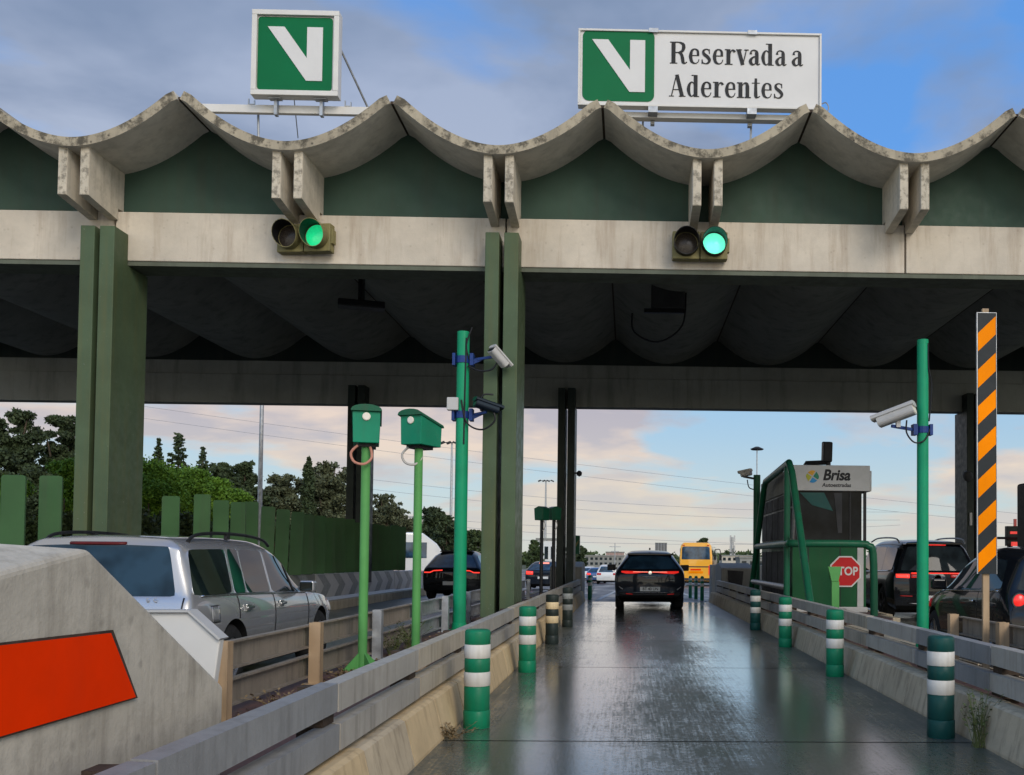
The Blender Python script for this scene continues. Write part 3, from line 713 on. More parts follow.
for px in (653, 752):
    c_ = atY(px, 110, YS); g.span((c_.x - .07, YS - .005, b.z - .09), (c_.x + .07, YS + .155, b.z - .003)); g.span((c_.x - .03, YS + .26, c1.z - .12), (c_.x + .03, YS + .34, b.z - .1))
    g.span((c_.x - .07, YS - .005, a.z + .003), (c_.x + .07, YS + .155, a.z + .02)); g.span((c_.x - .07, YS - .012, a.z - .04), (c_.x + .07, YS - .0055, a.z + .02))
g.build('clamp', M['galv'], t_)
g = MB()
for px in (643, 751): c_ = atY(px, 120, YS + .4); g.tube([(c_.x, YS + .36, c1.z + .02), (c_.x - .02, YS + .45, ZT + .1)], .018, 6)
c_ = atY(822, 104, YS + .1); g.tube([c_, c_ + Vector((.06, 0, .02)), c_ + Vector((.1, 0, -.06)), c_ + Vector((.06, 0, -.16))], .01, 5, smooth=4)
g.build('stay', M['galv'], t_)

# ================================================================== LANE LAMPS on the beam
def visor(g, xc, zc_, y1, r, L, mi=0, full=.86):
    n = 22; vs = []; fs = []
    for i in range(n + 1):
        an = R(-90) + math.pi * 2 * (i / n)          # start at the bottom
        open_ = .5 - .5 * math.cos(math.pi * 2 * (i / n))   # 0 at the bottom,1 at top
        Ly = L * (.45 + .55 * open_)
        for rr in (r, r - .008):
            vs += [(xc + rr * math.cos(an), y1 - Ly, zc_ + rr * math.sin(an)), (xc + rr * math.cos(an), y1, zc_ + rr * math.sin(an))]
    for i in range(n):
        o = i * 4
        fs += [(o, o + 1, o + 5, o + 4), (o, o + 4, o + 6, o + 2), (o + 2, o + 6, o + 7, o + 3)]
    g.add(vs, fs, mi)
    for i in range(n): g.mi[-(3 * n) + 3 * i + 2] = 1
def lamp_signal(px, py, lab, lit, rx):
    Y = 14.52; c_ = atY(px, py, Y); t_ = thing('lane_signal', lab, 'traffic light', (c_.x, Y, c_.z), rx, 'green lamp signals on the beam')
    for s_ in (-1, 1):
        g = MB(); g.box((s_ * .205, .06, -.015), (.40, .16, .41)); g.build('housing', M['olive'], t_, bevel=.015)
        g = MB(); visor(g, s_ * .205, 0, -.02, .185, .26); g.build('visor', [M['olive'] if lit is M['lens_green'] else M['black'], M['black']], t_, smooth=True)
        g = MB(); g.lathe([(.002, -.05), (.07, -.045), (.13, -.032), (.165, -.021)], (s_ * .205, 0, 0), 24, axis='Y', cap=False)
        g.build('lens', M['lens_dark'] if s_ < 0 else lit, t_, smooth=True)
    g = MB(); g.box((.42, .06, 0), (.03, .1, .2)); g.build('hinge', M['olive'], t_)
lamp_signal(304, 237, 'two lamp lane signal under the square V sign, lit green on its right', M['lens_green'], R(-8))
lamp_signal(700, 244.5, 'two lamp lane signal over the wet lane, right lamp glowing bright green', M['lens_green_b'], 0)

# ================================================================== FRONT BLOCK (concrete prow with orange panel)
def prow(lab, x_in, s, y_near, with_panel, far=False, mat=None):
    t_ = thing('concrete_prow', lab, 'concrete block')
    # side outline (y,z) as seen from the lane
    yb = y_near
    side = [(yb, -.02), (yb, 1.24), (yb + .5, 1.32), (yb + 1.61, .735), (yb + 1.61, -.02)]
    xo = x_in - s * .95; xm = x_in - s * .30
    vs = []; 
    A = [(x_in, y, z) for y, z in side]
    B = [(xm, yb - .55, -.02), (xm, yb - .55, 1.26), (xm, yb + .15, 1.345), (xm, yb + 1.61, .76), (xm, yb + 1.61, -.02)]
    Cc = [(xo, y, z) for y, z in side]
    n = 5; vs = A + B + Cc; fs = [tuple(range(n)), tuple(2 * n + i for i in range(n))[::-1]]
    for blk in (0, 1):
        o = blk * n
        for i in range(n):
            j = (i + 1) % n; fs.append((o + i, o + n + i, o + n + j, o + j))
    g = MB(); g.add(vs, fs); g.build('block', mat or M['conc_block'], t_, bevel=.02, seg=3)
    return t_
t_ = prow('big pale concrete end block in the left foreground with an orange reflector', -1.75, -1 * -1, 2.80, True)
# note: block lies on the left of the lane, its inner face at x = -1.75
def sidept(px, py, X):
    d = m3 @ Vector((px - 654, -(py - 527), -1000.0)); k2 = X / d.x
    return Vector((0, 0, 1.3)) + d * k2
pan = [sidept(*p, -1.745) for p in ((-12, 646.5), (108, 633), (133, 697), (-12, 739))]
g = MB(); poly = [(p.y, p.z) for p in pan]; g.prism(poly, -1.742, -1.7345, 'X'); g.build('reflector_panel', M['orange'], t_)
g = MB(); cc = Vector((sum(p[0] for p in poly) / 4, sum(p[1] for p in poly) / 4))
out = [((Vector(p) - cc) * 1.0 + (Vector(p) - cc).normalized() * .022 + cc) for p in poly]
for i in range(4):
    j = (i + 1) % 4; q = [tuple(poly[i]), tuple(poly[j]), tuple(out[j]), tuple(out[i])]
    g.prism(q, -1.744, -1.738, 'X')
g.build('panel_frame', M['rust'], t_)

t_ = thing('steel_cabinet', 'white steel cabinet with a chamfered corner behind the foreground block', 'cabinet')
g = MB(); pr = [(-2.55, .2), (-2.55, 1.045), (-1.91, 1.05), (-1.775, .93), (-1.80, .72), (-1.86, .2)]
g.prism(pr, 4.42, 4.47, 'Y'); g.build('body', M['white_metal'], t_, bevel=.006)
g = MB(); pr2 = [(-2.56, 1.047), (-1.908, 1.052), (-1.773, .932), (-1.765, .940), (-1.905, 1.062), (-2.56, 1.057)]
g.prism(pr2, 4.40, 4.49, 'Y'); g.build('rim', M['cam_grey'], t_)

# ================================================================== GUARD RAILS along the lane
def rail_line(lab, X, s, y0, y1, mats, zoff=0., seglen=1.93):
    t_ = thing('guard_rail', lab, 'guard rail')
    y = y0; i = 0; bx = MB()
    while y < y1 - .2:
        e = min(y + seglen, y1); mt = mats(i)
        for (za, zb_, dx) in ((.525, .665, 0), (.335, .468, .012)):
            # folded box beam with a shallow groove
            xf = X - s * dx
            pr = [(xf, za + zoff), (xf - s * .0, zb_ + zoff), (xf + s * .085, zb_ + zoff + .004), (xf + s * .085, zb_ - .012 + zoff), (xf + s * .02, zb_ - .016 + zoff), (xf + s * .02, za + .016 + zoff), (xf + s * .085, za + .012 + zoff), (xf + s * .085, za + zoff)]
            jz = random.uniform(-.004, .004)
            pr = [(u, v + jz) for u, v in pr]
            MB().prism(pr, y + .010, e - .010, 'Y').build('rail_beam', mt, t_)
            MB().span((X + s * .016, e - .0095, za + .003 + zoff), (X + s * .083, e + .0095, zb_ - .003 + zoff)).build('splice', M['rust'], t_)
        py = y + seglen - .06
        bx = MB(); bx.span((X + s * .09, py - .05, .27), (X + s * .17, py + .05, .66 + zoff))
        bx.span((X + s * .03, py - .09, .47 + zoff), (X + s * .16, py + .09, .521 + zoff))
        bx.span((X + s * .03, py - .12, .31), (X + s * .19, py + .12, .332 + zoff)); bx.build('rail_post', M['rust'], t_)
        y += seglen; i += 1
    return t_
def lm(i): return [M['rail_b'], M['rail_b'], M['rail_a'], M['rail_c'], M['rail_a'], M['rail_a'], M['rail_c'], M['rail_a']][i % 8] if i < 8 else M['rail_a']
rail_line('two bar grey rail along the left edge of the wet lane', -1.44, -1, 1.2, 30.6, lm)
def rm(i): return [M['rail_a'], M['rail_b'], M['rail_a'], M['rail_b'], M['rail_a'], M['rail_c'], M['rail_a']][i % 7]
rail_line('two bar grey rail along the right edge of the wet lane', 2.70, 1, 1.6, 30.6, rm, .01)

# W rails on the far sides of the islands
def w_rail(lab, X, s, ys_, mat_post, mat_rail, zt=.76, near_brown=2, extra=.0):
    t_ = thing('guard_rail', lab, 'guard rail')
    for i in range(len(ys_) - 1):
        for (za, zb_) in ((.56, .745), (.32, .50)):
            y0, y1 = ys_[i] - .02, ys_[i + 1] - .03
            pr = [(X + s * u, v) for u, v in ((.047, za), (.10, za), (.10, zb_), (.047, zb_), (.047, zb_ - .014), (.088, zb_ - .014), (.088, za + .014), (.047, za + .014))]
            MB().prism(pr, y0, y1, 'Y').build('rail_beam', mat_rail if i < near_brown + 1 else M['galv'], t_)
    for i, y in enumerate(ys_):
        g = MB(); m_ = mat_post if i < near_brown else M['galv']
        g.span((X - .045, y - .045, .25), (X + .045, y - .037, .765)); g.span((X - .045, y + .037, .25), (X + .045, y + .045, .765)); g.span((X - s * .045, y - .0365, .25), (X - s * .037, y + .0365, .765))
        g.span((X - .09, y - .09, .262), (X + .09, y + .09, .275))
        g.build('rail_post', m_, t_)
    return t_
w_rail('steel rail with tan posts between the silver wagon and the green poles', -2.52, -1, [4.5, 6.33, 8.2, 10.2, 12.1, 13.95, 15.9, 17.8, 19.7, 21.6, 23.5, 25.5], M['brown_post'], M['brown_rail'], near_brown=3)
w_rail('dark steel rail with tan posts beside the small black hatchback', 3.34, 1, [4.0, 5.7, 7.6, 8.85, 10.2], M['brown_post'], M['brown_rail'], near_brown=5)
g_ = thing('kerb_stone', 'small tan stone block standing on the island by the second green sensor post', 'stone')
MB().span((-1.98, 9.05, .27), (-1.80, 9.22, .40)).build('block', M['brown_post'], g_, bevel=.01)

# ================================================================== BOLLARDS
def bollard(x, y, lab, gm, wm, h=.75):
    t_ = thing('bollard', lab, 'bollard', (x, y, grnd(y)), 0, 'banded bollards along the lane edges')
    r = .098
    zs = [0, .215, .22, .325, .428, .535, .637, h]
    def ring(z0, z1, rr): return [(rr - .004, z0 + .001), (rr, z0 + .006), (rr, z1 - .006), (rr - .004, z1 - .001)]
    g = MB(); g.lathe([(r + .004, 0.002)] + ring(.005, .135, r + .004) + ring(.135, .318, r) + [(r - .003, .32), (r - .003, .426)] + ring(.428, .53, r) + [(r - .003, .532), (r - .003, .637), (r, .64), (r, h - .02), (r - .006, h - .006), (r - .022, h), (.001, h + .002)], n=28)
    g.build('body', gm, t_, smooth=50)
    for z0, z1 in ((.3185, .4275), (.5305, .6375)):
        g = MB(); g.lathe(ring(z0, z1, r + .002), n=28); g.build('white_band', wm, t_, smooth=50)
for x, y, lab, gm, wm in (
    (-1.15, 7.75, 'green bollard with two white bands nearest to us on the left of the lane', 'bol_green', 'bol_white'),
    (-1.14, 11.5, 'green and white bollard on the left kerb, second from the foreground', 'bol_green', 'bol_white'),
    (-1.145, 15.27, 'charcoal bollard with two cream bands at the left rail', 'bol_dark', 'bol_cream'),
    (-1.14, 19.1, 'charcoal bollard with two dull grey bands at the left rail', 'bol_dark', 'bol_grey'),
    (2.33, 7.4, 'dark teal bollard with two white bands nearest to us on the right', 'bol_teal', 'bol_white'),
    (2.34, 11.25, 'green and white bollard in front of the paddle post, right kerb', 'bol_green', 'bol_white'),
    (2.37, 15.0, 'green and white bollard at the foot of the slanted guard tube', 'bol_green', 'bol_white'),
    (2.38, 18.6, 'darker green and white bollard, farthest of the row on the right', 'bol_teal', 'bol_white')):
    bollard(x, y, lab, M[gm], M[wm])
# thin delineator posts at the lane exit
for i, (x, y, lab) in enumerate(((2.35, 31.6, 'thin green and white marker post nearest the right rail end'), (2.28, 33.4, 'middle thin green and white marker post at the right lane exit'), (2.2, 35.2, 'farthest thin green and white marker post at the right lane exit'),
                    (-1.2, 31.6, 'thin green and white marker post at the left rail end'), (-1.25, 33.6, 'second thin green marker post beyond the left rail end'))):
    t_ = thing('marker_post', lab, 'marker post', (x, y, grnd(y)), 0, 'green marker posts at the lane exit')
    g = MB(); g.lathe([(.06, 0), (.055, .75), (.03, .78)], n=14); g.build('body', M['bol_green'], t_, smooth=True)
    g = MB(); g.lathe([(.059, .45), (.0585, .55)], n=14); g.lathe([(.058, .62), (.0575, .70)], n=14); g.build('white_band', M['bol_white'], t_, smooth=True)

# ================================================================== POLES AND SENSORS
def flange(g, r, z=.27):
    g.lathe([(r, z), (r, z + .015), (r * .42, z + .018)], n=20)
    for i in range(4):
        an = R(45 + 90 * i); c_, s_ = math.cos(an), math.sin(an)
        g.prism([(0, 0), (r * .95, 0), (0, r * .9)], -.005, .005, 'Y')
        vs = g.v[-6:]; g.v[-6:] = [(c_ * (v[0] + .04) - s_ * v[1], s_ * (v[0] + .04) + c_ * v[1], v[2] + z + .016) for v in vs]
def sensor(px, ptop, Y, X, lab, rz, mats, zbase, topz):
    t_ = thing('sensor_post', lab, 'sensor post', (X, Y, 0), 0, 'green box sensors on posts')
    g = MB(); g.tube([(0, 0, zbase), (0, 0, topz - .36)], .042, 12); g.build('post', mats, t_, smooth=True)
    g = MB(); flange(g, .16, zbase); g.build('base_flange', M['pole_leaf'], t_)
    hd = MB(); w2 = .122; L = .36
    r_ = Matrix.Rotation(rz, 3, 'Z')
    prof = [(-w2 * .93, -.33), (w2 * .93, -.33), (w2, -.03), (-w2, -.03)]
    hd.prism(prof, -.14, L - .14, 'Y'); hd.v = [(v[0], v[1], v[2] if v[1] < 0 else (-.33 + (v[2] + .33) * .72)) for v in hd.v]; hd.v = [tuple(r_ @ Vector(v) + Vector((0, 0, topz))) for v in hd.v]
    h = hd.build('housing', M['box_green'], t_, bevel=.006)
    lid = MB(); pr = []
    for i in range(9): an = math.pi * i / 8; pr.append(((w2 + .012) * math.cos(an), -.035 + .05 * math.sin(an)))
    pr = pr + [(-(w2 + .012), -.045), (w2 + .012, -.045)]
    lid.prism(pr, -.17, L - .12, 'Y'); lid.v = [(v[0], v[1], v[2] if v[1] < 0 else v[2] - .088) for v in lid.v]; lid.v = [tuple(r_ @ Vector(v) + Vector((0, 0, topz))) for v in lid.v]; lid.build('lid', M['frame_green'], h)
    ln = MB(); ln.lathe([(.036, -.002), (.036, -.012), (.028, -.016)], (0, -.14, -.095), 16, axis='Y'); ln.v = [tuple(r_ @ Vector(v) + Vector((0, 0, topz))) for v in ln.v]; ln.build('lens', M['cam_white'], h)
    g = MB(); g.box((0, .05, topz - .345), (.15, .24, .028), rz); g.box((0, .02, topz - .38), (.05, .05, .07), rz); g.build('bracket', M['black'], t_)
    g = MB(); q = r_ @ Vector((-.10, -.08, 0))
    g.tube([(q.x + .03, q.y, topz - .35), (q.x - .03, q.y, topz - .42), (q.x, q.y, topz - .50), (q.x + .09, q.y, topz - .52), (q.x + .15, q.y + .02, topz - .46), (q.x + .13, q.y + .05, topz - .36)], .012, 7, smooth=6)
    g.build('conduit', M['cable_pink'] if rz > 0 else M['cable_white'], t_)
sensor(366, 408, 9.15, -2.395, 'green box sensor with pink conduit on a light green post, left one of two', R(14), M['pole_leaf'], .27, 2.655)
sensor(418, 411, 9.9, -2.075, 'green box sensor turned sideways on a leaf green post, right one of two', R(-22), M['pole_leaf'], .27, 2.73)
def far_sensor(px, py, Y, lab, rz):
    c_ = atY(px, py, Y); t_ = thing('sensor_post', lab, 'sensor post', (c_.x, Y, 0), 0, 'green box sensors on posts')
    g = MB(); g.tube([(0, 0, .27), (0, 0, c_.z - .15)], .04, 10); g.build('post', M['black'], t_)
    g = MB(); r_ = Matrix.Rotation(rz, 3, 'Z'); g.prism([(-.11, -.16), (.11, -.16), (.13, .10), (0, .15), (-.13, .10)], -.12, .12, 'Y'); g.v = [tuple(r_ @ Vector(v) + Vector((0, 0, c_.z))) for v in g.v]; g.build('housing', [M['frame_green']], t_, bevel=.01)
    g = MB(); g.tube([(.03, -.05, c_.z - .15), (.08, -.05, c_.z - .26), (.05, -.05, c_.z - .36), (0, 0, c_.z - .4)], .012, 6, smooth=4); g.build('conduit', M['cable_white'], t_)
far_sensor(542, 513, 22.0, 'dark sensor box on a thin post left of the rear double column', R(-35))
far_sensor(554, 513, 22.6, 'dark sensor box on a thin post touching the rear double column', R(35))

def cctv(parent, c, yaw, pitch, size, m1, m2, name='camera_housing'):
    """box camera with rounded shroud, front looks along local +y"""
    L, wd, h = size; g = MB(); r_ = Matrix.Rotation(yaw, 3, 'Z') @ Matrix.Rotation(pitch, 3, 'X')
    pr = rrect(-wd / 2, -h / 2, wd / 2, h / 2, h * .38, 4)
    g.prism(pr, -L / 2, L / 2, 'Y'); g.v = [tuple(r_ @ Vector(v) + Vector(c)) for v in g.v]; o = g.build(name, m1, parent, bevel=.006)
    g = MB(); pr = rrect(-wd / 2 - .012, h * .12, wd / 2 + .012, h / 2 + .014, h * .34, 4); g.prism(pr, -L / 2 - .02, L / 2 + .06, 'Y'); g.v = [tuple(r_ @ Vector(v) + Vector(c)) for v in g.v]; g.build('sun_shield', m1, o)
    g = MB(); g.prism(rrect(-wd * .42, -h * .40, wd * .42, h * .40, h * .3, 4), -L / 2 - .006, -L / 2 - .001, 'Y'); g.prism(rrect(-wd * .4, -h * .38, wd * .4, h * .38, h * .3, 4), L / 2 + .001, L / 2 + .006, 'Y'); g.v = [tuple(r_ @ Vector(v) + Vector(c)) for v in g.v]; g.build('end_cap', m2, o)
    return o
# tall green pole with two cameras
X, Y = -2.37, 14.2
t_ = thing('camera_pole', 'tall green pole with two cameras on blue brackets beside the centre column', 'camera pole', (X, Y, 0))
t_.location = (X, Y, 0)
zt = atY(463, 332, Y).z
g = MB(); g.tube([(0, 0, .27), (0, 0, zt)], [.092, .088], 20); g.build('pole', M['pole_green'], t_, smooth=True)
g = MB(); g.lathe([(.20, .27), (.20, .285), (.11, .29), (.10, .38), (.093, .385)], n=20); g.build('base_flange', M['pole_green'], t_, smooth=True)
for (py, side, nm) in ((358, 1, 'a'), (413, 1, 'b')):
    z = atY(463, py + 2, Y).z
    g = MB(); g.lathe([(.10, -.05), (.10, .05)], (0, 0, z), 14); g.box((.13, 0, z), (.05, .16, .17)); g.box((-.12, 0, z), (.04, .16, .17)); g.bar((.15, -.02, z), (.46 if nm == 'a' else .36, -.12, z + .03), .03, .035); g.prism([(.15, z - .07), (.15, z), (.34, z + .02)], -.05, -.04, 'Y'); g.build('bracket', M['blue'], t_)
    if nm == 'a': cctv(t_, (.52, -.14, z + .02), R(-50), R(-40), (.30, .15, .12), M['cam_grey'], M['glass'])
    else: cctv(t_, (.36, -.14, z + .11), R(-62), R(-14), (.34, .16, .13), M['navyp'], M['glass'])
    g = MB()
    if nm == 'a': g.tube([(.08, -.08, z - .1), (.25, -.1, z - .17), (.42, -.1, z - .15), (.5, -.1, z - .04)], .013, 6, smooth=6); g.tube([(.09, -.05, z), (.06, -.09, z + .2), (.13, -.07, z + .45)], .010, 6, smooth=5)
    else: g.tube([(.0, -.1, z + .2), (.08, -.1, z - .12), (.3, -.12, z - .22), (.48, -.12, z - .08), (.4, -.12, z + .1), (.28, -.12, z + .05), (.3, -.12, z + .26), (.45, -.1, z + .28)], .013, 6, smooth=6)
    g.build('cable', M['cable_black'], t_)
z = atY(463, 405, Y).z
g = MB(); g.box((-.12, -.08, z), (.16, .1, .18)); g.build('junction_box', M['cam_grey'], t_, bevel=.01)
g = MB(); g.tube([(.055, -.078, zt - .1), (.045, -.085, 3.6), (.04, -.085, 2.9)], .012, 6); g.build('cable_run', M['cable_black'], t_)
# right pole with white camera
X, Y = 3.50, 11.8
t_ = thing('camera_pole', 'green pole with a long white camera, left of the striped marker', 'camera pole', (X, Y, 0))
zt = atY(925, 340, Y).z
g = MB(); g.tube([(0, 0, .27), (0, 0, zt)], [.070, .067], 18); g.build('pole', M['pole_green'], t_, smooth=True)
g = MB(); g.lathe([(.16, .27), (.16, .285), (.085, .29), (.075, .36)], n=18); g.build('base_flange', M['pole_green'], t_, smooth=True)
z = atY(925, 430, Y).z
g = MB(); g.lathe([(.076, -.04), (.076, .04)], (0, 0, z), 14); g.box((-.10, 0, z), (.05, .12, .13)); g.box((.09, 0, z), (.035, .12, .13)); g.bar((-.12, -.02, z), (-.40, -.1, z + .03), .03, .035); g.build('bracket', M['blue'], t_)
c_ = atY(896, 415, Y - .12)
cctv(t_, (c_.x - X, -.12, c_.z), R(62), R(-18), (.44, .20, .15), M['cam_grey'], M['cam_white'])
g = MB(); g.box((c_.x - X + .03, -.1, z + .06), (.05, .05, .09)); g.build('mount', M['cam_grey'], t_)
g = MB(); g.tube([(-.22, -.1, z + .1), (-.22, -.1, z - .05), (-.12, -.08, z - .16), (.0, -.08, z - .13), (.08, -.04, z + .02)], .010, 6, smooth=6); g.tube([(.05, -.05, zt - .05), (.055, -.05, zt - .35), (.10, -.03, zt - .55), (.065, -.04, z + .1)], .009, 6, smooth=6); g.build('cable', M['cable_black'], t_)
# camera on the far side by the booth
Y = 25.5; c_ = atY(757, 475, Y); t_ = thing('camera_pole', 'thin green pole with a white camera left of the toll booth', 'camera pole', (c_.x, Y, 0))
g = MB(); g.tube([(0, 0, .0), (0, 0, c_.z)], .09, 12); g.build('pole', M['frame_green'], t_, smooth=True)
z = atY(757, 476, Y).z
g = MB(); g.bar((0, 0, z - .08), (-.35, 0, z - .02), .05, .05); g.tube([(-.25, 0, z - .1), (-.2, 0, z - .3), (-.05, 0, z - .35)], .015, 6, smooth=4); g.build('bracket', M['black'], t_)
cctv(t_, (-.28, 0, z + .07), R(64), R(-10), (.26, .2, .16), M['cam_grey'], M['glass'])

# striped marker
Y = 9.0; a = atY(977.5, 313, Y); b = atY(996.5, 574, Y)
t_ = thing('marker_board', 'tall narrow board with black and orange diagonal stripes on a thin post', 'marker board')
g = MB(); g.span((a.x, Y, b.z), (b.x, Y + .02, a.z)); g.build('board', M['stripe_black'], t_)
g = MB(); wd = b.x - a.x; H = a.z - b.z; per = .336; st = per / 2 ; rise = wd * .93
zz = a.z - .10 - st
def clip(poly, zlo, zhi):
    def cl(P, keep, zc_):
        out = []
        for i in range(len(P)):
            p, q = P[i], P[(i + 1) % len(P)]
            if keep(p[1]): out.append(p)
            if keep(p[1]) != keep(q[1]):
                u = (zc_ - p[1]) / (q[1] - p[1]); out.append((p[0] + (q[0] - p[0]) * u, zc_))
        return out
    P = cl(poly, lambda v: v >= zlo, zlo); return cl(P, lambda v: v <= zhi, zhi) if P else P
zl = a.z - .185
while zl > b.z - .4:
    P = clip([(a.x + .003, zl), (b.x - .003, zl + rise), (b.x - .003, zl + rise - st), (a.x + .003, zl - st)], b.z + .003, a.z - .003)
    if len(P) > 2: g.prism(P, Y - .003, Y - .0005, 'Y')
    zl -= per
g.build('orange_stripes', M['stripe_orange'], t_)
g = MB(); g.span((a.x - .008, Y - .004, b.z), (a.x - .001, Y + .02, a.z)); g.span((b.x + .001, Y - .004, b.z), (b.x + .005, Y + .02, a.z)); g.span((a.x - .008, Y - .004, a.z + .001), (b.x + .005, Y + .02, a.z + .006)); g.build('edge_trim', M['galv'], t_)
xc = (a.x + b.x) / 2
g = MB(); g.span((xc - .03, Y + .025, .26), (xc + .03, Y + .06, a.z + .05)); g.build('post', M['brown_post'], t_, bevel=.004)

# ================================================================== TOLL BOOTH
Y0, Y1, Xa, Xb = 20.0, 24.6, 3.30, 4.80
t_ = thing('toll_booth', 'small toll booth with green base, dark window and white logo header', 'toll booth')
ZB = .27; zh0, zh1 = atY(830, 491, Y0).z, atY(830, 465.5, Y0).z; zw0 = atY(830, 541, Y0).z
g = MB(); g.span((Xa, Y0, ZB), (Xb - .2, Y0 + .06, zw0 - .12)); g.span((Xa, Y0 + .061, ZB), (Xa + .06, Y1, zw0 - .12)); g.span((Xb - .06, Y0 + .061, ZB), (Xb, Y1, zw0 - .12)); g.span((Xa, Y1 - .06, ZB), (Xb, Y1, zw0)); g.build('lower_wall', M['booth_green'], t_, bevel=.006)
g = MB(); g.span((Xa + .02, Y0 - .02, zw0 - .118), (Xb - .02, Y1, zw0)); g.build('counter_band', M['black'], t_, bevel=.01)
g = MB()
for xx in (3.62, 4.26): g.span((xx - .012, Y0 - .006, ZB + .02), (xx + .012, Y0 - .001, zw0 - .125))
g.build('panel_joint', M['col_dark'], t_)
g = MB(); g.span((Xb - .195, Y0 - .01, ZB + .1), (Xb - .065, Y0 + .06, zw0 - .121)); g.build('corner_post', M['cam_grey'], t_, bevel=.01)
g = MB(); g.span((Xa - .03, Y0 - .10, ZB - .001), (Xb, Y0 - .011, ZB + .11)); g.build('plinth', M['cam_grey'], t_, bevel=.02)
g = MB(); g.span((Xa + .03, Y0 + .03, zw0 + .002), (Xb - .10, Y0 + .05, zh0)); g.build('front_window', glassm('booth_glass', (.006, .007, .008), .05, .06), t_)
g = MB()
for xx in (Xa + .02, Xb - .06): g.span((xx, Y0, zw0 + .001), (xx + .05, Y0 + .07, zh0 - .001))
g.span((4.45, Y0 + .01, zw0 + .002), (4.48, Y0 + .028, zh0 - .002)); g.build('window_frame', M['black'], t_)
g = MB(); p = [atY(*q, Y0 + .02) for q in ((800, 492.5), (824, 492.5), (833, 511), (812, 505))]; g.prism([(q.x, q.z) for q in p], Y0 + .018, Y0 + .026); g.build('teal_pelmet', M['teal_panel'], t_)
g = MB(); p = [atY(*q, Y0 + .02) for q in ((834, 493), (842, 493), (842, 533), (838, 533))]; g.prism([(q.x, q.z) for q in p], Y0 + .018, Y0 + .026); g.build('inner_screen', M['interior'], t_)
g = MB(); g.span((Xa - .02, Y0 - .06, zh0), (Xb + .05, Y0 + .0, zh1)); g.span((Xb + .052, Y0 - .03, zh0), (Xb + .09, Y1, zh1 - .1)); g.build('header', M['cam_grey'], t_, bevel=.012)
g = MB(); g.span((Xa - .02, Y0 + .002, zh0 + .01), (Xb + .05, Y1 + .1, zh1 - .03)); g.build('roof', M['wall_grey'], t_, bevel=.02)
# side wall of grey panels
g = MB(); g.span((Xa + .01, Y0 + .08, zw0 + .001), (Xa + .05, Y1, zh0 + .005)); g.build('side_wall', M['col_dark'], t_)
for i in range(5):
    ya = Y0 + .15 + i * .89
    for (za, zb_) in ((zw0 + .06, zh0 - .35), (zh0 - .30, zh0 - .03), (ZB + .1, zw0 - .2)):
        g = MB(); g.span((Xa - .012, ya, za), (Xa - .001 if za < zw0 else Xa + .008, ya + .8, zb_)); g.build('side_panel', M['interior'] if i % 2 else M['wall_grey'], t_, bevel=.004) if za > zw0 and False else g.build('side_panel', M['interior'], t_, bevel=.004)
# logo on the header: a wheel of four coloured pieces and lettering
lc = atY(812.5, 476.5, Y0 - .065); r_l = .125
for i, (c_, a0) in enumerate((((.62, .30, .02), 62), ((.36, .36, .03), 150), ((.02, .22, .45), 242), ((.01, .17, .09), -28))):
    pr = [(lc.x + .015 * math.cos(R(a0 + 40)), lc.z + .015 * math.sin(R(a0 + 40)))] + [(lc.x + r_l * (1 + .06 * math.sin(q)) * math.cos(R(a0 + q * 13)), lc.z + r_l * math.sin(R(a0 + q * 13))) for q in range(7)]
    MB().prism(pr, Y0 - .068, Y0 - .0605).build('logo_piece', simple('logo_colour', c_, .4), t_)
p = atY(836.3, 475.5, Y0 - .065); text_mesh('Brisa', .30, M['sign_black'], 'lettering', t_, (p.x, Y0 - .063, p.z), FACE, bold=.010, shear=.22, sx=.92)
p = atY(836.5, 485.2, Y0 - .065); text_mesh('Autoestradas', .108, M['sign_black'], 'lettering', t_, (p.x, Y0 - .063, p.z), FACE, shear=.15, sx=1.0, bold=.0022)
# stop sign fixed to the booth front
p = atY(845.5, 571.5, Y0 - .03); t2 = thing('stop_sign', 'red octagonal STOP sign on the green front of the booth', 'stop sign')
def octa(r): return [(p.x + r * math.cos(R(22.5 + 45 * i)), p.z + r * math.sin(R(22.5 + 45 * i))) for i in range(8)]
MB().prism(octa(.335), Y0 - .03, Y0 - .008).build('border', M['sign_white'], t2)
MB().prism(octa(.305), Y0 - .034, Y0 - .0305).build('red_face', M['stop_red'], t2)
text_mesh('STOP', .235, M['sign_white'], 'lettering', t2, (p.x, Y0 - .037, p.z), FACE, bold=.006, sx=.88)
# camera arm on the booth roof
t2 = thing('roof_camera', 'dark camera on a bent arm on top of the booth', 'camera', (0, 0, 0))
c1 = atY(826, 448, 20.6); c2 = atY(804, 461, 20.6); zr = zh1
g = MB(); g.tube([(c2.x - .02, 20.6, zr - .03), (c2.x + .05, 20.6, zr + .1), (c1.x, 20.6, zr + .12)], .05, 8); g.tube([(c1.x + .05, 20.6, zr - .03), (c1.x + .05, 20.6, zr + .15)], .05, 8); g.build('arm', M['black'], t2)
g = MB(); g.box((c1.x + .02, 20.6, zr + .34), (.19, .26, .42), rot=Matrix.Rotation(R(8), 3, 'X')); g.build('camera_housing', M['black'], t2, bevel=.03)

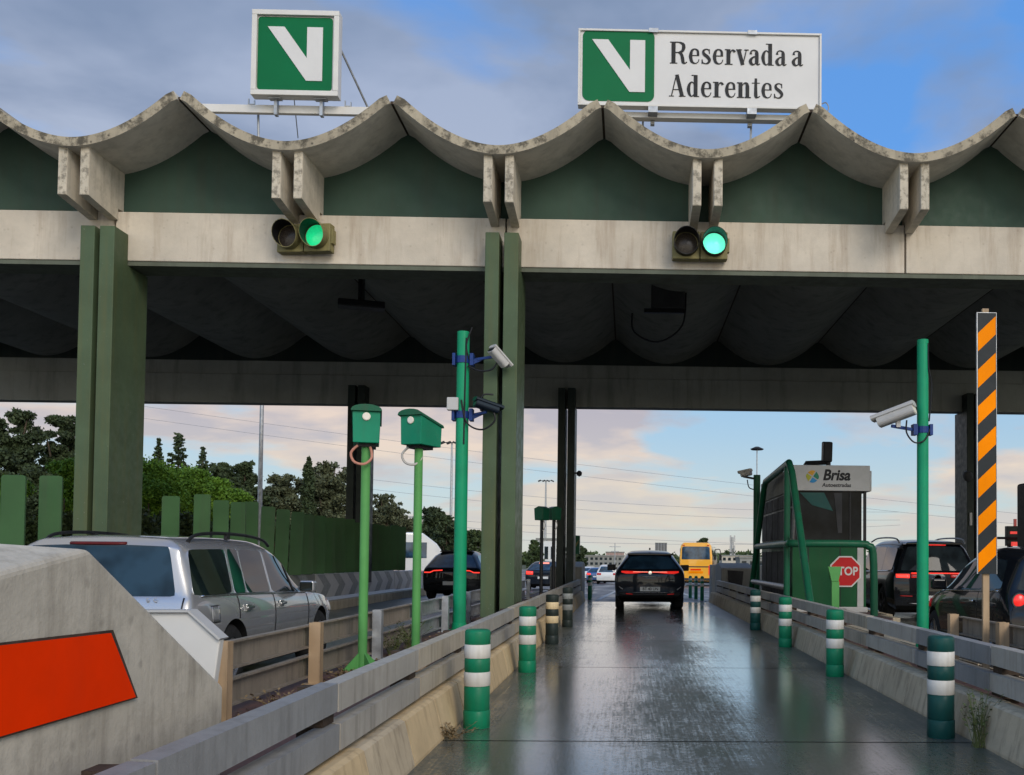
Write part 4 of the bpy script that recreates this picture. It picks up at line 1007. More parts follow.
# guard tubes
def sp_(px, py): return sidept(px, py, 3.05)
t_ = thing('tube_guard', 'green steel tube frame guarding the toll booth', 'tube guard')
A0, A1, B1, B0 = Vector((3.05, 16.4, .27)), Vector((3.05, 18.75, 3.14)), Vector((3.05, 22.3, 3.05)), Vector((3.05, 24.9, .27))
g = MB(); g.tube([A0, A1 - Vector((0, .16, .2)), A1 + Vector((0, .18, .02)), B1 - Vector((0, .15, 0)), B1 + Vector((0, .15, -.15)), B0], .068, 14); g.build('slanted_frame', M['frame_green'], t_, smooth=50)
g = MB(); g.tube([(3.05, 19.15, .27), (3.05, 19.15, 3.08)], .062, 14); g.build('upright', M['frame_green'], t_, smooth=True)
g = MB(); z1 = 1.62
g.tube([(3.05, 23.6, z1 - .0), (3.05, 19.3, z1), (3.06, 18.95, z1), (3.25, 18.75, z1), (4.35, 18.75, z1), (4.52, 18.75, z1 - .04), (4.62, 18.75, z1 - .2), (4.64, 18.75, .27)], .072, 14, smooth=4); g.build('bent_rail', M['frame_green'], t_, smooth=True)
g = MB(); g.tube([(3.05, 24.3, .78), (3.05, 19.2, .78)], .06, 12); g.tube([(3.03, 18.2, 2.5), (3.16, 19.15, 1.62)], .03, 8); g.build('lower_rail', M['galv'], t_, smooth=True)
# flat topped paddle post
t_ = thing('paddle_post', 'short leaf green post with a flat flared head before the STOP sign', 'post', (3.52, 16.9, 0))
g = MB(); g.span((-.065, -.02, .27), (.065, .02, .95)); g.prism([(-.07, .95), (.05, .95), (.10, 1.2), (-.13, 1.2)], -.03, .03); g.build('post', M['pole_leaf'], t_, bevel=.006)

# red lamp board at right
Y = 24.0
t_ = thing('lane_light_board', 'dark board with red lit lamps behind the striped marker', 'signal')
a = atY(1007, 526, Y); b = atY(1021, 546, Y)
g = MB(); g.span((a.x, Y, b.z), (b.x, Y + .15, a.z)); g.build('board', M['col_dark'], t_, bevel=.01)
p = atY(1013.5, 532.7, Y); g = MB(); g.span((p.x - .085, Y - .012, p.z - .03), (p.x + .085, Y - .001, p.z + .03)); g.build('lamp', M['red_lamp'], t_)
g = MB(); p = atY(1016, 523, Y); g.span((p.x - .03, Y + .03, p.z - .1), (p.x + .03, Y + .09, p.z + .1)); g.build('beacon', M['red_lamp_dim'], t_)
p = atY(1016, 544, Y - .2); g = MB(); g.box((p.x, Y - .2, p.z), (.2, .1, .1)); g.build('lamp', M['red_lamp'], t_)
g = MB(); g.span((a.x + .1, Y + .16, 0), (a.x + .2, Y + .26, a.z)); g.build('post', M['col_dark'], t_)
g = MB(); q = atY(1000, 538, Y - .1); g.tube([(q.x - .35, Y - .1, q.z), (b.x + 3, Y - .1, q.z)], .03, 8); g.build('boom', M['black'], t_)
Y = 16.0; a = atY(1022, 483, Y)
t_ = thing('payment_machine', 'tall dark machine with rounded top at the right picture edge', 'machine', (a.x + .3, Y, 0))
g = MB(); g.prism(rrect(-.3, .0, .3, a.z, .05), -.2, .2); g.build('body', M['black'], t_, bevel=.01)
g = MB(); g.span((-.2, -.206, a.z - .28), (.2, -.2005, a.z - .07)); g.build('screen', M['glass'], t_)
g = MB(); g.span((-.2, -.206, a.z - .5), (.2, -.2005, a.z - .33)); g.build('face_plate', M['cam_grey'], t_)

# dome camera on right rear column, strip lamp
t_ = thing('dome_camera', 'grey dome camera on the right rear column', 'camera'); p = atY(966, 477, 27.9)
g = MB(); g.lathe([(.001, -.14), (.08, -.12), (.13, -.02), (.14, .05), (.10, .13), (.02, .15)], (p.x, 27.75, p.z), 16); g.build('dome', M['interior'], t_, smooth=True)
g = MB(); g.tube([(p.x, 27.8, p.z + .1), (p.x + .05, 28.04, p.z + .15)], .05, 8); g.build('arm', M['col_dark'], t_)
t_ = thing('wall_lamp', 'small pale strip fixture low on the right rear column', 'lamp'); p = atY(970.5, 519, 28.04)
g = MB(); g.span((p.x - .035, 27.99, p.z - .18), (p.x + .035, 28.045, p.z + .18)); g.build('diffuser', M['cam_grey'], t_, bevel=.01)
t_ = thing('dome_camera', 'tiny dark camera sticking out from the centre rear column', 'camera'); p = atY(577.5, 473.5, 28.2)
g = MB(); g.lathe([(.001, -.09), (.07, -.05), (.08, .03), (.03, .08)], (p.x + .05, 28.2, p.z), 12); g.tube([(p.x - .15, 28.2, p.z), (p.x + .05, 28.2, p.z + .02)], .025, 6); g.build('dome', M['black'], t_, smooth=True)
# lane arrow light seen beside the rear column
t_ = thing('arrow_light', 'small green lane light box hung beside the centre rear column', 'traffic light'); Y = 30.3
a = atY(574.5, 535.5, Y); b = atY(579.5, 554, Y)
g = MB(); g.span((a.x, Y, b.z), (b.x, Y + .35, a.z)); g.build('housing', M['frame_green'], t_, bevel=.01)
g = MB(); g.prism([(a.x + .03, b.z + .2), (b.x - .04, b.z + .33), (b.x - .03, a.z - .12), (a.x + .05, a.z - .25)], Y - .01, Y - .001); g.build('lens', M['olive'], t_)
g = MB(); g.span((a.x - .35, Y + .1, b.z + .1), (a.x - .003, Y + .18, b.z + .2)); g.span((a.x - .42, Y + .08, b.z - .1), (a.x - .352, Y + .2, a.z)); g.build('bracket', M['frame_green'], t_)

# end blocks at the far end of the islands
for (lab, xi, s_) in (('far concrete end block with dark panel at the left lane exit', -1.42, 1), ('far concrete end block with dark panel at the right lane exit', 3.90, 1)):
    t_ = thing('concrete_prow', lab, 'concrete block')
    xo = xi - 1.0
    side = [(31.1, -.05), (31.1, 1.05), (32.2, 1.2), (33.2, 1.15), (33.2, -.05)]
    MB().prism(side, xo, xi, 'X').build('block', M['wall_grey'], t_, bevel=.03)
    g = MB(); g.prism([(xi - .75, .45), (xi - .35, .42), (xi - .30, .95), (xi - .80, .98)], 31.08, 31.097); g.build('dark_panel', M['interior'], t_)
t_ = thing('concrete_wall', 'long grey concrete block wall beyond the toll booth', 'concrete wall')
g = MB()
for i in range(4): g.span((3.0 + i * 1.05, 36 + i * .3, -.1), (4.0 + i * 1.05, 36.8 + i * .3, 1.12))
g.build('blocks', M['wall_grey'], t_, bevel=.03)

# ================================================================== BARRIER WITH CHEVRONS + FIN SCREEN
t_ = thing('concrete_barrier', 'grey concrete barrier painted with white chevrons beyond the silver wagon', 'concrete barrier')
XB = -7.30
y = 16.0; k_ = 0
while y < 44:
    e = min(y + 3.98, 44); zo = grnd((y + e) / 2)
    pr = [(XB - .42, -.1), (XB + .06, -.1), (XB + .06, .10), (XB - .08, .30), (XB - .12, .86), (XB - .13, .88), (XB - .27, .88), (XB - .28, .86), (XB - .32, .30), (XB - .42, .1)]
    g = MB(); g.prism([(u, v + zo) for u, v in pr], y, e - .02, 'Y'); b_ = g.build('barrier_block', M['wall_grey'] if y < 21 else M['cam_grey'], t_, bevel=.01)
    g = MB(); yy = y + .12
    while yy + 1.1 < e:
        # chevron pointing down the road, drawn on the sloping face
        def f(u, v): z = .30 + v * .56; x = XB - .08 - v * .04 + .004; return (x, yy + u, z + zo)
        P = [(.0, 0), (.55, 0), (1.05, .5), (.55, 1), (.0, 1), (.50, .5)]
        vs = [f(*p) for p in P] + [(p[0] - .003, p[1], p[2]) for p in [f(*p) for p in P]]
        g.add(vs, [(0, 1, 2, 5), (5, 2, 3, 4), (6, 11, 8, 7), (11, 10, 9, 8)] + [(i, (i + 1) % 6, (i + 1) % 6 + 6, i + 6) for i in range(6)])
        yy += 1.28
    g.build('chevrons', M['bol_grey'], t_)
    y += 4
t_ = thing('fin_screen', 'row of tall green vertical fins standing on the barrier left of the silver wagon lane', 'screen fence')
ys_ = [12.23, 13.01, 16.38, 17.57, 18.38, 19.18, 19.83, 20.65, 21.5, 22.4, 23.3, 24.2, 25.1, 26.0, 26.9, 27.7, 29.3, 30.2, 31.1, 32, 32.9]
for i, y in enumerate(ys_):
    g = MB(); zt = 2.27 + random.uniform(-.03, .04) + (.06 if 17 < y < 21 else 0) + grnd(y); lean = R(random.uniform(-2.2, 2.2)) if y > 20 else 0
    zb_ = .58 + grnd(y) if y > 15.5 else 0
    g.prism(rrect(-.135, zb_, .135, zt - .3, .035, 4) , -.02, .02)
    ang = R(8 if y < 20 else 20 + (y - 20) * 1.0)
    r_ = Matrix.Rotation(ang, 3, 'Z') @ Matrix.Rotation(lean, 3, 'Y')
    g.v = [tuple(r_ @ Vector(v) + Vector((-7.41, y, .3))) for v in g.v]
    o = g.build('fin', M['slat_green'], t_, bevel=.006)
g = MB(); g.span((-7.52, 15.6, .8), (-7.48, 33, .86)); g.span((-7.52, 11.2, .5), (-7.48, 14.0, .56)); g.build('fixing_rail', M['col_dark'], t_)

# ================================================================== CARS
def make_wheel(parent, x, y, r, wd, rimmat, spokes=5):
    s_ = 1 if x > 0 else -1
    g = MB(); p = [(r * .62, -wd / 2), (r * .90, -wd / 2), (r, -wd / 2 + .03), (r, wd / 2 - .03), (r * .90, wd / 2), (r * .62, wd / 2)]
    g.lathe(p, n=36, axis='X', cap=False); g.lathe([(r * .62, wd / 2), (r * .62, -wd / 2)], n=36, axis='X', cap=False)
    w_ = g.build('wheel', M['rubber'], parent, smooth=50, loc=(x, y, r))
    g = MB(); f = s_ * (wd / 2 - .02)
    g.lathe([(r * .60, f - s_ * .06), (r * .63, f + s_ * .01), (r * .58, f + s_ * .012), (r * .55, f - s_ * .05)], n=36, axis='X', cap=False)
    g.lathe([(.001, f - s_ * .0), (r * .14, f), (r * .15, f - s_ * .04)], n=18, axis='X', cap=False)
    for i in range(spokes):
        a_ = 2 * math.pi * i / spokes; 
        for dd in (-.13, .13):
            p0 = Vector((f - s_ * .02, math.cos(a_) * r * .10, math.sin(a_) * r * .10)); p1 = Vector((f - s_ * .015, math.cos(a_ + dd) * r * .57, math.sin(a_ + dd) * r * .57))
            g.bar(p0, p1, .035, .02, up=(1, 0, 0))
    g.build('rim', rimmat, w_, smooth=40)
    g = MB(); g.lathe([(.001, f - s_ * .07), (r * .55, f - s_ * .07)], n=24, axis='X', cap=False); g.build('brake_disc', M['arch'], w_)
def car(P):
    """P: stations [(y, w, zbelt, zroof, wroof, d, topoff, side_glass, top_kind)]  ; side_glass/top_kind describe the cells that follow the station"""
    t_ = thing(P['name'], P['label'], P['cat'], P['loc'], P.get('rz', 0), P.get('group'))
    S = P['st']; zb = P.get('zb', .22); ro = P['rear_off']; fo = P['front_off']; nS = len(S)
    cols = [0, .45, .88, 1.0]
    def half(i):
        y, wd, zbl, zr, wr, d, to = S[i][:7]
        hw = P['W'] * wd
        lv = [(.88 * hw, zb), (.97 * hw, zb + .10), (hw, zb + .38), (.995 * hw, zbl - .12), (.955 * hw, zbl), (.935 * hw + 0, zbl + P.get('gl', .03) * min(1, (zr - zbl) * 4)),
              None, (wr, zr - d), (wr - .11 * min(1, d * 14), zr - d * .12)]
        # frame line just under the roof edge
        a_, b_ = lv[5], lv[7]; q = P.get('gq', .88); lv[6] = (a_[0] + (b_[0] - a_[0]) * q + .012, a_[1] + (b_[1] - a_[1]) * q)
        pts = []
        for j, (x, z) in enumerate(lv):
            yo = 0
            if j >= 4 and zr > zbl: yo = to * max(0, (z - zbl) / (zr - zbl))
            if i == 0: yo += ro[j]
            if i == nS - 1: yo -= fo[j]
            pts.append((x, y + yo, z))
        return pts
    V = []; idx = {}
    def vid(key, co):
        if key not in idx: idx[key] = len(V); V.append(co)
        return idx[key]
    F = []; FM = []
    ring = []
    for i in range(nS):
        h = half(i); top = h[8]; bot = h[0]; zr = S[i][3]
        keys = [('c', 'b', 0)]
        def ad(key, co): return vid((i,) + key, co)
        r_ = []
        r_.append(ad(('b', 0), (0, bot[1], bot[2])))
        for cfr in (1, 2): r_.append(ad(('b', cfr), (bot[0] * cols[cfr], bot[1], bot[2])))
        for j in range(9): r_.append(ad(('s', j), h[j]))
        for cfr in (2, 1, 0): r_.append(ad(('t', cfr), (top[0] * cols[cfr], top[1] - (.03 if i == 0 else 0) * (1 - cols[cfr]), top[2] + .028 * (1 - cols[cfr] ** 2))))
        L = []
        for j in range(1, 3): L.append(vid((i, 'bm', j), (-bot[0] * cols[j], bot[1], bot[2])))
        Ls = [vid((i, 'sm', j), (-h[j][0], h[j][1], h[j][2])) for j in range(9)]
        Lt = [vid((i, 'tm', cfr), (-top[0] * cols[cfr], V[idx[(i, 't', cfr)]][1], V[idx[(i, 't', cfr)]][2])) for cfr in (1, 2)]
        full = r_ + Lt + Ls[::-1] + L[::-1]
        ring.append(full)
    n = len(ring[0])   # order: b0,b1,b2,s0..s8,t2,t1,t0,tm1,tm2,sm8..sm0,bm2,bm1
    def cellmat(i, q):
        sg, tk = S[i][7], S[i][8]
        # q cell between q and q+1 in the ring
        if q <= 2 or q >= n - 3: return 4
        jj = q - 3 if q < 12 else None
        if q in (8, ) : return 1 if sg else 0          # s5-s6
        if 11 <= q <= 16:
            # s8-t2, t2-t1, t1-t0, t0-tm1, tm1-tm2, tm2-sm8
            if tk == 'ws': return 3 if 12 <= q <= 15 else 0
            if tk == 'pano': return 2 if 12 <= q <= 15 else 0
            return 0
        m = n + 2 - q     # mirrored
        if q > 16:
            # mirrored side cells: sm8..sm0 start at ring pos 17
            k2 = q - 17    # 0: sm8-sm7, 1: sm7-sm6, 2: sm6-sm5
            if k2 == 2: return 1 if sg else 0
        return 0
    for i in range(nS - 1):
        for q in range(n):
            q2 = (q + 1) % n
            F.append((ring[i][q], ring[i][q2], ring[i + 1][q2], ring[i + 1][q])); FM.append(cellmat(i, q))
    # end caps
    for i, sgn, bulge, wr0 in ((0, -1, P.get('rb', .06), True), (nS - 1, 1, P.get('fb', .12), False)):
        rows = []
        fr = [1, .88, .45, 0, -.45, -.88, -1]
        rr = ring[i]
        bottom = [idx[(i, 's', 0)], idx[(i, 'b', 2)], idx[(i, 'b', 1)], idx[(i, 'b', 0)], idx[(i, 'bm', 1)], idx[(i, 'bm', 2)], idx[(i, 'sm', 0)]]
        topr = [idx[(i, 's', 8)], idx[(i, 't', 2)], idx[(i, 't', 1)], idx[(i, 't', 0)], idx[(i, 'tm', 1)], idx[(i, 'tm', 2)], idx[(i, 'sm', 8)]]
        rows.append(bottom)
        for j in range(1, 8):
            a_ = V[idx[(i, 's', j)]]; row = []
            for c_, f_ in enumerate(fr):
                if c_ == 0: row.append(idx[(i, 's', j)])
                elif c_ == 6: row.append(idx[(i, 'sm', j)])
                else:
                    V.append((a_[0] * f_, a_[1] + sgn * bulge * (1 - f_ * f_), a_[2] + (.02 * (1 - f_ * f_) if j >= 6 else 0))); row.append(len(V) - 1)
            rows.append(row)
        rows.append(topr)
        for j in range(8):
            for c_ in range(6):
                f4 = (rows[j][c_], rows[j][c_ + 1], rows[j + 1][c_ + 1], rows[j + 1][c_])
                m_ = 0
                if i == 0 and j in P.get('rw', (5, 6)) and 1 <= c_ <= 4: m_ = 2
                if j == 0: m_ = 4
                F.append(f4); FM.append(m_)
    me = bpy.data.meshes.new('b'); me.from_pydata(V, [], F); me.polygons.foreach_set('material_index', FM)
    bm = bmesh.new(); bm.from_mesh(me); bmesh.ops.remove_doubles(bm, verts=bm.verts, dist=1e-5)
    bmesh.ops.recalc_face_normals(bm, faces=bm.faces)
    cl = bm.edges.layers.float.new('crease_edge')
    for e in bm.edges:
        if len(e.link_faces) == 2:
            if e.link_faces[0].material_index != e.link_faces[1].material_index: e[cl] = 1.0
            elif e.calc_face_angle(0) > R(55): e[cl] = .6
    cvl = bm.verts.layers.float.new('crease_vert')
    for v in bm.verts:
        gm = [f.material_index for f in v.link_faces]
        if len(gm) == 4 and any(sum(1 for x in gm if x == q_) in (1, 3) for q_ in (1, 2, 3)): v[cvl] = .9
    bm.to_mesh(me); bm.free()
    mats = [P['paint'], P.get('glass', M['glass']), P.get('rglass', M['glass']), M['glass'], M['black'], M['arch']]
    for m_ in mats: me.materials.append(m_)
    tmp = bpy.data.objects.new('tmp', me); COL.objects.link(tmp)
    su = tmp.modifiers.new('s', 'SUBSURF'); su.levels = su.render_levels = 3
    cuts = []
    r = P['wr']
    for wy in P['wy']:
        cg = MB(); cg.lathe([(r + .045, -2), (r + .045, 2)], (0, wy, r + .01), 40, axis='X'); c_ = cg.build('cut', M['arch']); cuts.append(c_)
        b_ = tmp.modifiers.new('b', 'BOOLEAN'); b_.operation = 'DIFFERENCE'; b_.object = c_; b_.solver = 'EXACT'
    # the cutter would take the whole underside: leave a floor box inside
    bpy.context.view_layer.update()
    dg = bpy.context.evaluated_depsgraph_get()
    bme = bpy.data.meshes.new_from_object(tmp.evaluated_get(dg))
    bpy.data.objects.remove(tmp)
    for c_ in cuts: bpy.data.objects.remove(c_)
    for p in bme.polygons:
        c_ = p.center
        for wy in P['wy']:
            if abs(math.hypot(c_.y - wy, c_.z - r - .01) - (r + .045)) < .02 and abs(p.normal.x) < .3 and c_.z < r * 2 + .1 and abs(c_.x) < P['W'] * .985: p.material_index = 5
    bmf = bmesh.new(); bmf.from_mesh(bme); bvh = BVHTree.FromBMesh(bmf)
    parts = {}
    for nm, mi in (('body', (0, 4, 5)), ('side_window', (1,)), ('rear_window', (2,)), ('windscreen', (3,))):
        b2 = bmf.copy(); bmesh.ops.delete(b2, geom=[f for f in b2.faces if f.material_index not in mi], context='FACES'); b2.faces.ensure_lookup_table(); b2.faces.index_update()
        if not b2.faces: b2.free(); continue
        if nm == 'side_window':      # every pane its own part
            while b2.faces:
                st_ = [b2.faces[0]]; isl = {b2.faces[0]}
                while st_:
                    f_ = st_.pop()
                    for e_ in f_.edges:
                        for g_2 in e_.link_faces:
                            if g_2 not in isl: isl.add(g_2); st_.append(g_2)
                ids_ = {f_.index for f_ in isl}
                b3 = b2.copy(); b3.faces.ensure_lookup_table(); b2.faces.index_update()
                bmesh.ops.delete(b3, geom=[f_ for f_ in b3.faces if f_.index not in ids_], context='FACES')
                m2 = bpy.data.meshes.new(nm); b3.to_mesh(m2); b3.free()
                for m_ in mats: m2.materials.append(m_)
                o = bpy.data.objects.new(nm, m2); COL.objects.link(o); o.parent = t_; shade(m2, 32)
                bmesh.ops.delete(b2, geom=list(isl), context='FACES'); b2.faces.ensure_lookup_table(); b2.faces.index_update()
            b2.free(); continue
        m2 = bpy.data.meshes.new(nm); b2.to_mesh(m2); b2.free()
        for m_ in mats: m2.materials.append(m_)
        o = bpy.data.objects.new(nm, m2); COL.objects.link(o); o.parent = t_; shade(m2, 32); parts[nm] = o
    bmf.free()
    for wy in P['wy']:
        for s_ in (-1, 1): make_wheel(t_, s_ * (P['W'] * .975 - .115), wy, r, .225, P.get('rimm', M['rim_dark']), P.get('spokes', 5))
    g = MB(); g.span((-P['W'] * .8, P['wy'][0] - .2, .17), (P['W'] * .8, P['wy'][1] + .2, zb + .05)); g.build('underbody', M['arch'], t_)
    return t_, bvh, parts
def rear(bvh, u, v, off=.006, y0=-3):
    h = bvh.ray_cast(Vector((u, y0, v)), Vector((0, 1, 0)))
    if h[0] is None: return None
    return h[0] + Vector((0, -off, 0))
def sidep(bvh, y, z, s_, off=.006):
    h = bvh.ray_cast(Vector((s_ * 3, y, z)), Vector((-s_, 0, 0)))
    return None if h[0] is None else h[0] + Vector((s_ * off, 0, 0))
def patch(g, fn, rows, n=10, m=3, th=.012, mi=0):
    """rows: list of (u, v0, v1) ; projected strip with thickness"""
    us = []
    for i in range(len(rows) - 1):
        a_, b_ = rows[i], rows[i + 1]
        for q in range(n): us.append(tuple(a_[c_] + (b_[c_] - a_[c_]) * q / n for c_ in range(3)))
    us.append(rows[-1]); base = []; 
    for (u, v0, v1) in us:
        for j in range(m + 1):
            p = fn(u, v0 + (v1 - v0) * j / m)
            base.append(p)
    if any(p is None for p in base):
        good = [p for p in base if p is not None]
        if not good: return
        base = [p if p is not None else good[0] for p in base]
    fs = []; k2 = m + 1
    for i in range(len(us) - 1):
        for j in range(m): fs.append((i * k2 + j, (i + 1) * k2 + j, (i + 1) * k2 + j + 1, i * k2 + j + 1))
    g.add(base, fs, mi)
def sunk(fn, off):   # same point pushed outward
    return fn
def plate(t_, bvh, z, txt=None, x=0):
    p = rear(bvh, x, z, .02)
    g = MB(); g.box((x, p.y, z), (.52, .012, .115)); g.build('number_plate', M['plate'], t_, bevel=.003)
    if txt: text_mesh(txt, .105, M['sign_black'], 'lettering', t_, (x + .01, p.y - .0075, z), FACE, bold=.002, ext=.001, sx=.92)

def patch_obj(t_, name, mat, fn, rows, n=10, m=3):
    g = MB(); patch(g, fn, rows, n, m); o = g.build(name, mat, t_, smooth=50)
    so = o.modifiers.new('solid', 'SOLIDIFY'); so.thickness = .02; so.offset = 0
    return o

# ---- navy SUV ahead
P = dict(name='suv', label='dark navy SUV with a full width red light bar driving ahead in the wet lane', cat='car', loc=(.575, 25.9, 0),
  W=.925, zb=.24, wr=.35, wy=(.82, 3.5), paint=M['navyp'], rglass=M['glass_blue'],
  rear_off=[.16, .05, .0, .02, .06, .07, .0, .0, .02], front_off=[.1, .0, 0, .05, .1, .1, .1, .1, .1], rb=.10, fb=.2,
  st=[(0, .96, 1.02, 1.44, .56, .07, .52, False, ''), (.30, 1.0, 1.03, 1.49, .585, .07, .42, False, ''), (.85, 1.0, 1.0, 1.51, .60, .07, .22, True, ''), (1.5, 1, .98, 1.53, .61, .07, .1, False, ''), (1.6, 1, .98, 1.53, .61, .07, .1, True, ''),
      (2.35, 1, .96, 1.51, .61, .07, 0, False, 'ws'), (3.2, 1, .93, 1.03, .66, .03, 0, False, ''), (3.9, .97, .86, .93, .68, .03, 0, False, ''), (4.3, .88, .74, .80, .62, .03, 0, False, '')])
t_, bv, pa = car(P); fr = lambda u, v: rear(bv, u, v, .008)
patch_obj(t_, 'light_bar', M['red_lamp'], fr, [(-.74, .955, .99), (-.62, .925, .99), (-.40, .93, .985), (-.18, .955, .975), (.18, .955, .975), (.40, .93, .985), (.62, .925, .99), (.74, .955, .99)])
patch_obj(t_, 'light_strip', M['pink_lamp'], lambda u, v: rear(bv, u, v, .02), [(-.44, .966, .974), (-.06, .966, .976)], 4, 1)
patch_obj(t_, 'light_strip', M['pink_lamp'], lambda u, v: rear(bv, u, v, .02), [(.06, .966, .976), (.44, .966, .974)], 4, 1)
p = fr(0, .95); g = MB(); g.lathe([(.001, -.02), (.045, -.018), (.05, 0)], (0, p.y, .95), 18, axis='Y'); g.build('badge', M['chrome'], t_)
plate(t_, bv, .53, 'BT 40 UN')
patch_obj(t_, 'bumper_trim', M['black'], lambda u, v: rear(bv, u, v, .012), [(-.78, .30, .44), (-.5, .26, .42), (.5, .26, .42), (.78, .30, .44)])
for s_ in (-1, 1):
    patch_obj(t_, 'reflector', M['red_lamp_dim'], lambda u, v: rear(bv, u, v, .02), [(s_ * .45, .385, .405), (s_ * .62, .395, .42)], 4, 1)
    patch_obj(t_, 'chrome_trim', M['galv'], lambda u, v: rear(bv, u, v, .02), [(s_ * .70, .50, .53), (s_ * .80, .58, .60)], 4, 1)
patch_obj(t_, 'chrome_strip', M['rim'], lambda u, v: rear(bv, u, v, .02), [(-.55, .435, .443), (.55, .435, .443)], 6, 1)
text_mesh('F O R M', .045, M['chrome'], 'lettering', t_, (0, rear(bv, 0, .83).y - .004, .83), FACE) if False else None
patch_obj(t_, 'lettering_strip', M['rim'], lambda u, v: rear(bv, u, v, .01), [(-.2, .845, .858), (.2, .845, .858)], 6, 1)
g = MB(); g.prism([(-.60, 1.405), (.60, 1.405), (.57, 1.455), (-.57, 1.455)], .36, .62); g.build('roof_spoiler', M['navyp'], t_, bevel=.015)
g = MB(); g.prism([(.75, 1.545), (.62, 1.60), (.60, 1.60), (.62, 1.545)], -.02, .02, 'X'); g.build('antenna_fin', M['black'], t_)
for s_ in (-1, 1):
    g = MB(); g.box((s_ * 1.04, 2.6, 1.06), (.24, .10, .17)); g.bar((s_ * .80, 2.6, 1.04), (s_ * .95, 2.6, 1.04), .05, .04); g.build('wing_mirror', M['black'], t_, bevel=.035, seg=3)

# ---- silver wagon
P = dict(gq=.92, gl=.018, name='estate_car', label='silver estate car with dark roof rails in the left lane', cat='car', loc=(-4.60, 8.62, 0),
  W=.895, zb=.22, wr=.325, wy=(.97, 3.66), paint=M['silver'], glass=M['glass_wagon'], rglass=glassm('estate_rear_glass', (.010, .022, .034), .03, .12), rimm=M['rim'],
  rear_off=[.12, .02, .0, .06, .11, .12, .02, .0, .02], front_off=[.1, .0, 0, .08, .16, .16, .16, .16, .16], rb=.07, fb=.28,
  st=[(0, .96, .925, 1.44, .66, .07, .28, False, ''), (.16, 1.0, .93, 1.46, .685, .075, .20, True, ''), (1.02, 1.0, .925, 1.475, .69, .075, .10, False, ''), (1.08, 1.0, .925, 1.475, .69, .075, .10, True, ''), (1.36, 1.0, .92, 1.475, .69, .075, .06, False, ''), (1.39, 1.0, .92, 1.475, .69, .075, .06, True, ''),
      (2.02, 1, .91, 1.465, .685, .075, .04, False, ''), (2.08, 1, .905, 1.46, .685, .075, .04, True, ''), (2.60, 1, .895, 1.42, .675, .07, 0, True, 'ws'), (3.28, 1, .875, .945, .68, .025, 0, False, ''), (3.45, 1, .865, .92, .70, .03, 0, False, ''),
      (3.95, .97, .83, .885, .66, .03, 0, False, ''), (4.30, .90, .72, .77, .58, .03, 0, False, ''), (4.5, .74, .60, .64, .50, .03, 0, False, '')])
t_, bv, pa = car(P)
for s_ in (-1, 1):
    g = MB(); g.tube([(s_ * .63, .50, 1.425), (s_ * .635, .66, 1.485), (s_ * .64, 1.1, 1.512), (s_ * .64, 1.8, 1.508), (s_ * .64, 2.3, 1.47), (s_ * .635, 2.5, 1.41)], .016, 8, smooth=6)
    g.box((s_ * .64, 1.35, 1.485), (.03, .07, .06)); g.build('roof_rail', M['black'], t_, smooth=True)
    sdp = lambda y, z, s2=s_: sidep(bv, y, z, s2, .008)
    patch_obj(t_, 'chrome_trim', M['chrome'], sdp, [(.30, .932, .944), (1.2, .925, .937), (3.12, .878, .890)], 14, 1)
    patch_obj(t_, 'door_gap', M['black'], lambda y, z, s2=s_: sidep(bv, y, z, s2, .002), [(2.05, .30, .90), (2.062, .30, .90)], 1, 10).modifiers[0].thickness = .006
    patch_obj(t_, 'door_gap', M['black'], lambda y, z, s2=s_: sidep(bv, y, z, s2, .002), [(3.14, .32, .87), (3.152, .32, .87)], 1, 10).modifiers[0].thickness = .006
    patch_obj(t_, 'door_gap', M['black'], lambda y, z, s2=s_: sidep(bv, y, z, s2, .002), [(1.08, .68, .915), (1.092, .68, .915)], 1, 10).modifiers[0].thickness = .006
    patch_obj(t_, 'window_bar', M['black'], lambda y, z, s2=s_: sidep(bv, y, z, s2, .006), [(2.75, .90, 1.27), (2.78, .90, 1.25)], 1, 8).modifiers[0].thickness = .01
    for hy in (1.28, 2.22):
        p = sidep(bv, hy, .79, s_, .03); g = MB(); g.bar((p.x, hy - .09, .79), (p.x, hy + .09, .80), .025, .028); g.box((p.x - s_ * .02, hy, .795), (.02, .12, .07)); g.build('door_handle', M['chrome'], t_, bevel=.006)
    g = MB(); g.box((s_ * .96, 2.88, .96), (.17, .12, .13)); g.bar((s_ * .84, 2.9, .93), (s_ * .92, 2.88, .95), .05, .05); mr = g.build('wing_mirror', M['silver'], t_, bevel=.035, seg=3)
    g = MB(); g.box((s_ * .96, 2.812, .96), (.14, .02, .10)); g.build('mirror_glass', M['glass_wagon'], mr, bevel=.01)
    patch_obj(t_, 'tail_lamp', M['red_lamp_dim'], lambda u, v: rear(bv, u, v, .01), [(s_ * .66, .50, .76), (s_ * .85, .50, .78)], 6, 4)
    patch_obj(t_, 'head_lamp', M['cam_grey'], sdp, [(4.10, .63, .75), (4.33, .60, .68)], 6, 2)
g = MB(); 
pts = []
o_ = patch_obj(t_, 'fuel_flap', M['silver'], lambda y, z: sidep(bv, y, z, 1, .000), [(.45, .70, .84), (.62, .70, .84)], 6, 4)
o_.modifiers[0].thickness = .003
patch_obj(t_, 'flap_gap', M['black'], lambda y, z: sidep(bv, y, z, 1, -.001), [(.44, .69, .85), (.63, .69, .85)], 6, 4).modifiers[0].thickness = .003
plate(t_, bv, .62)
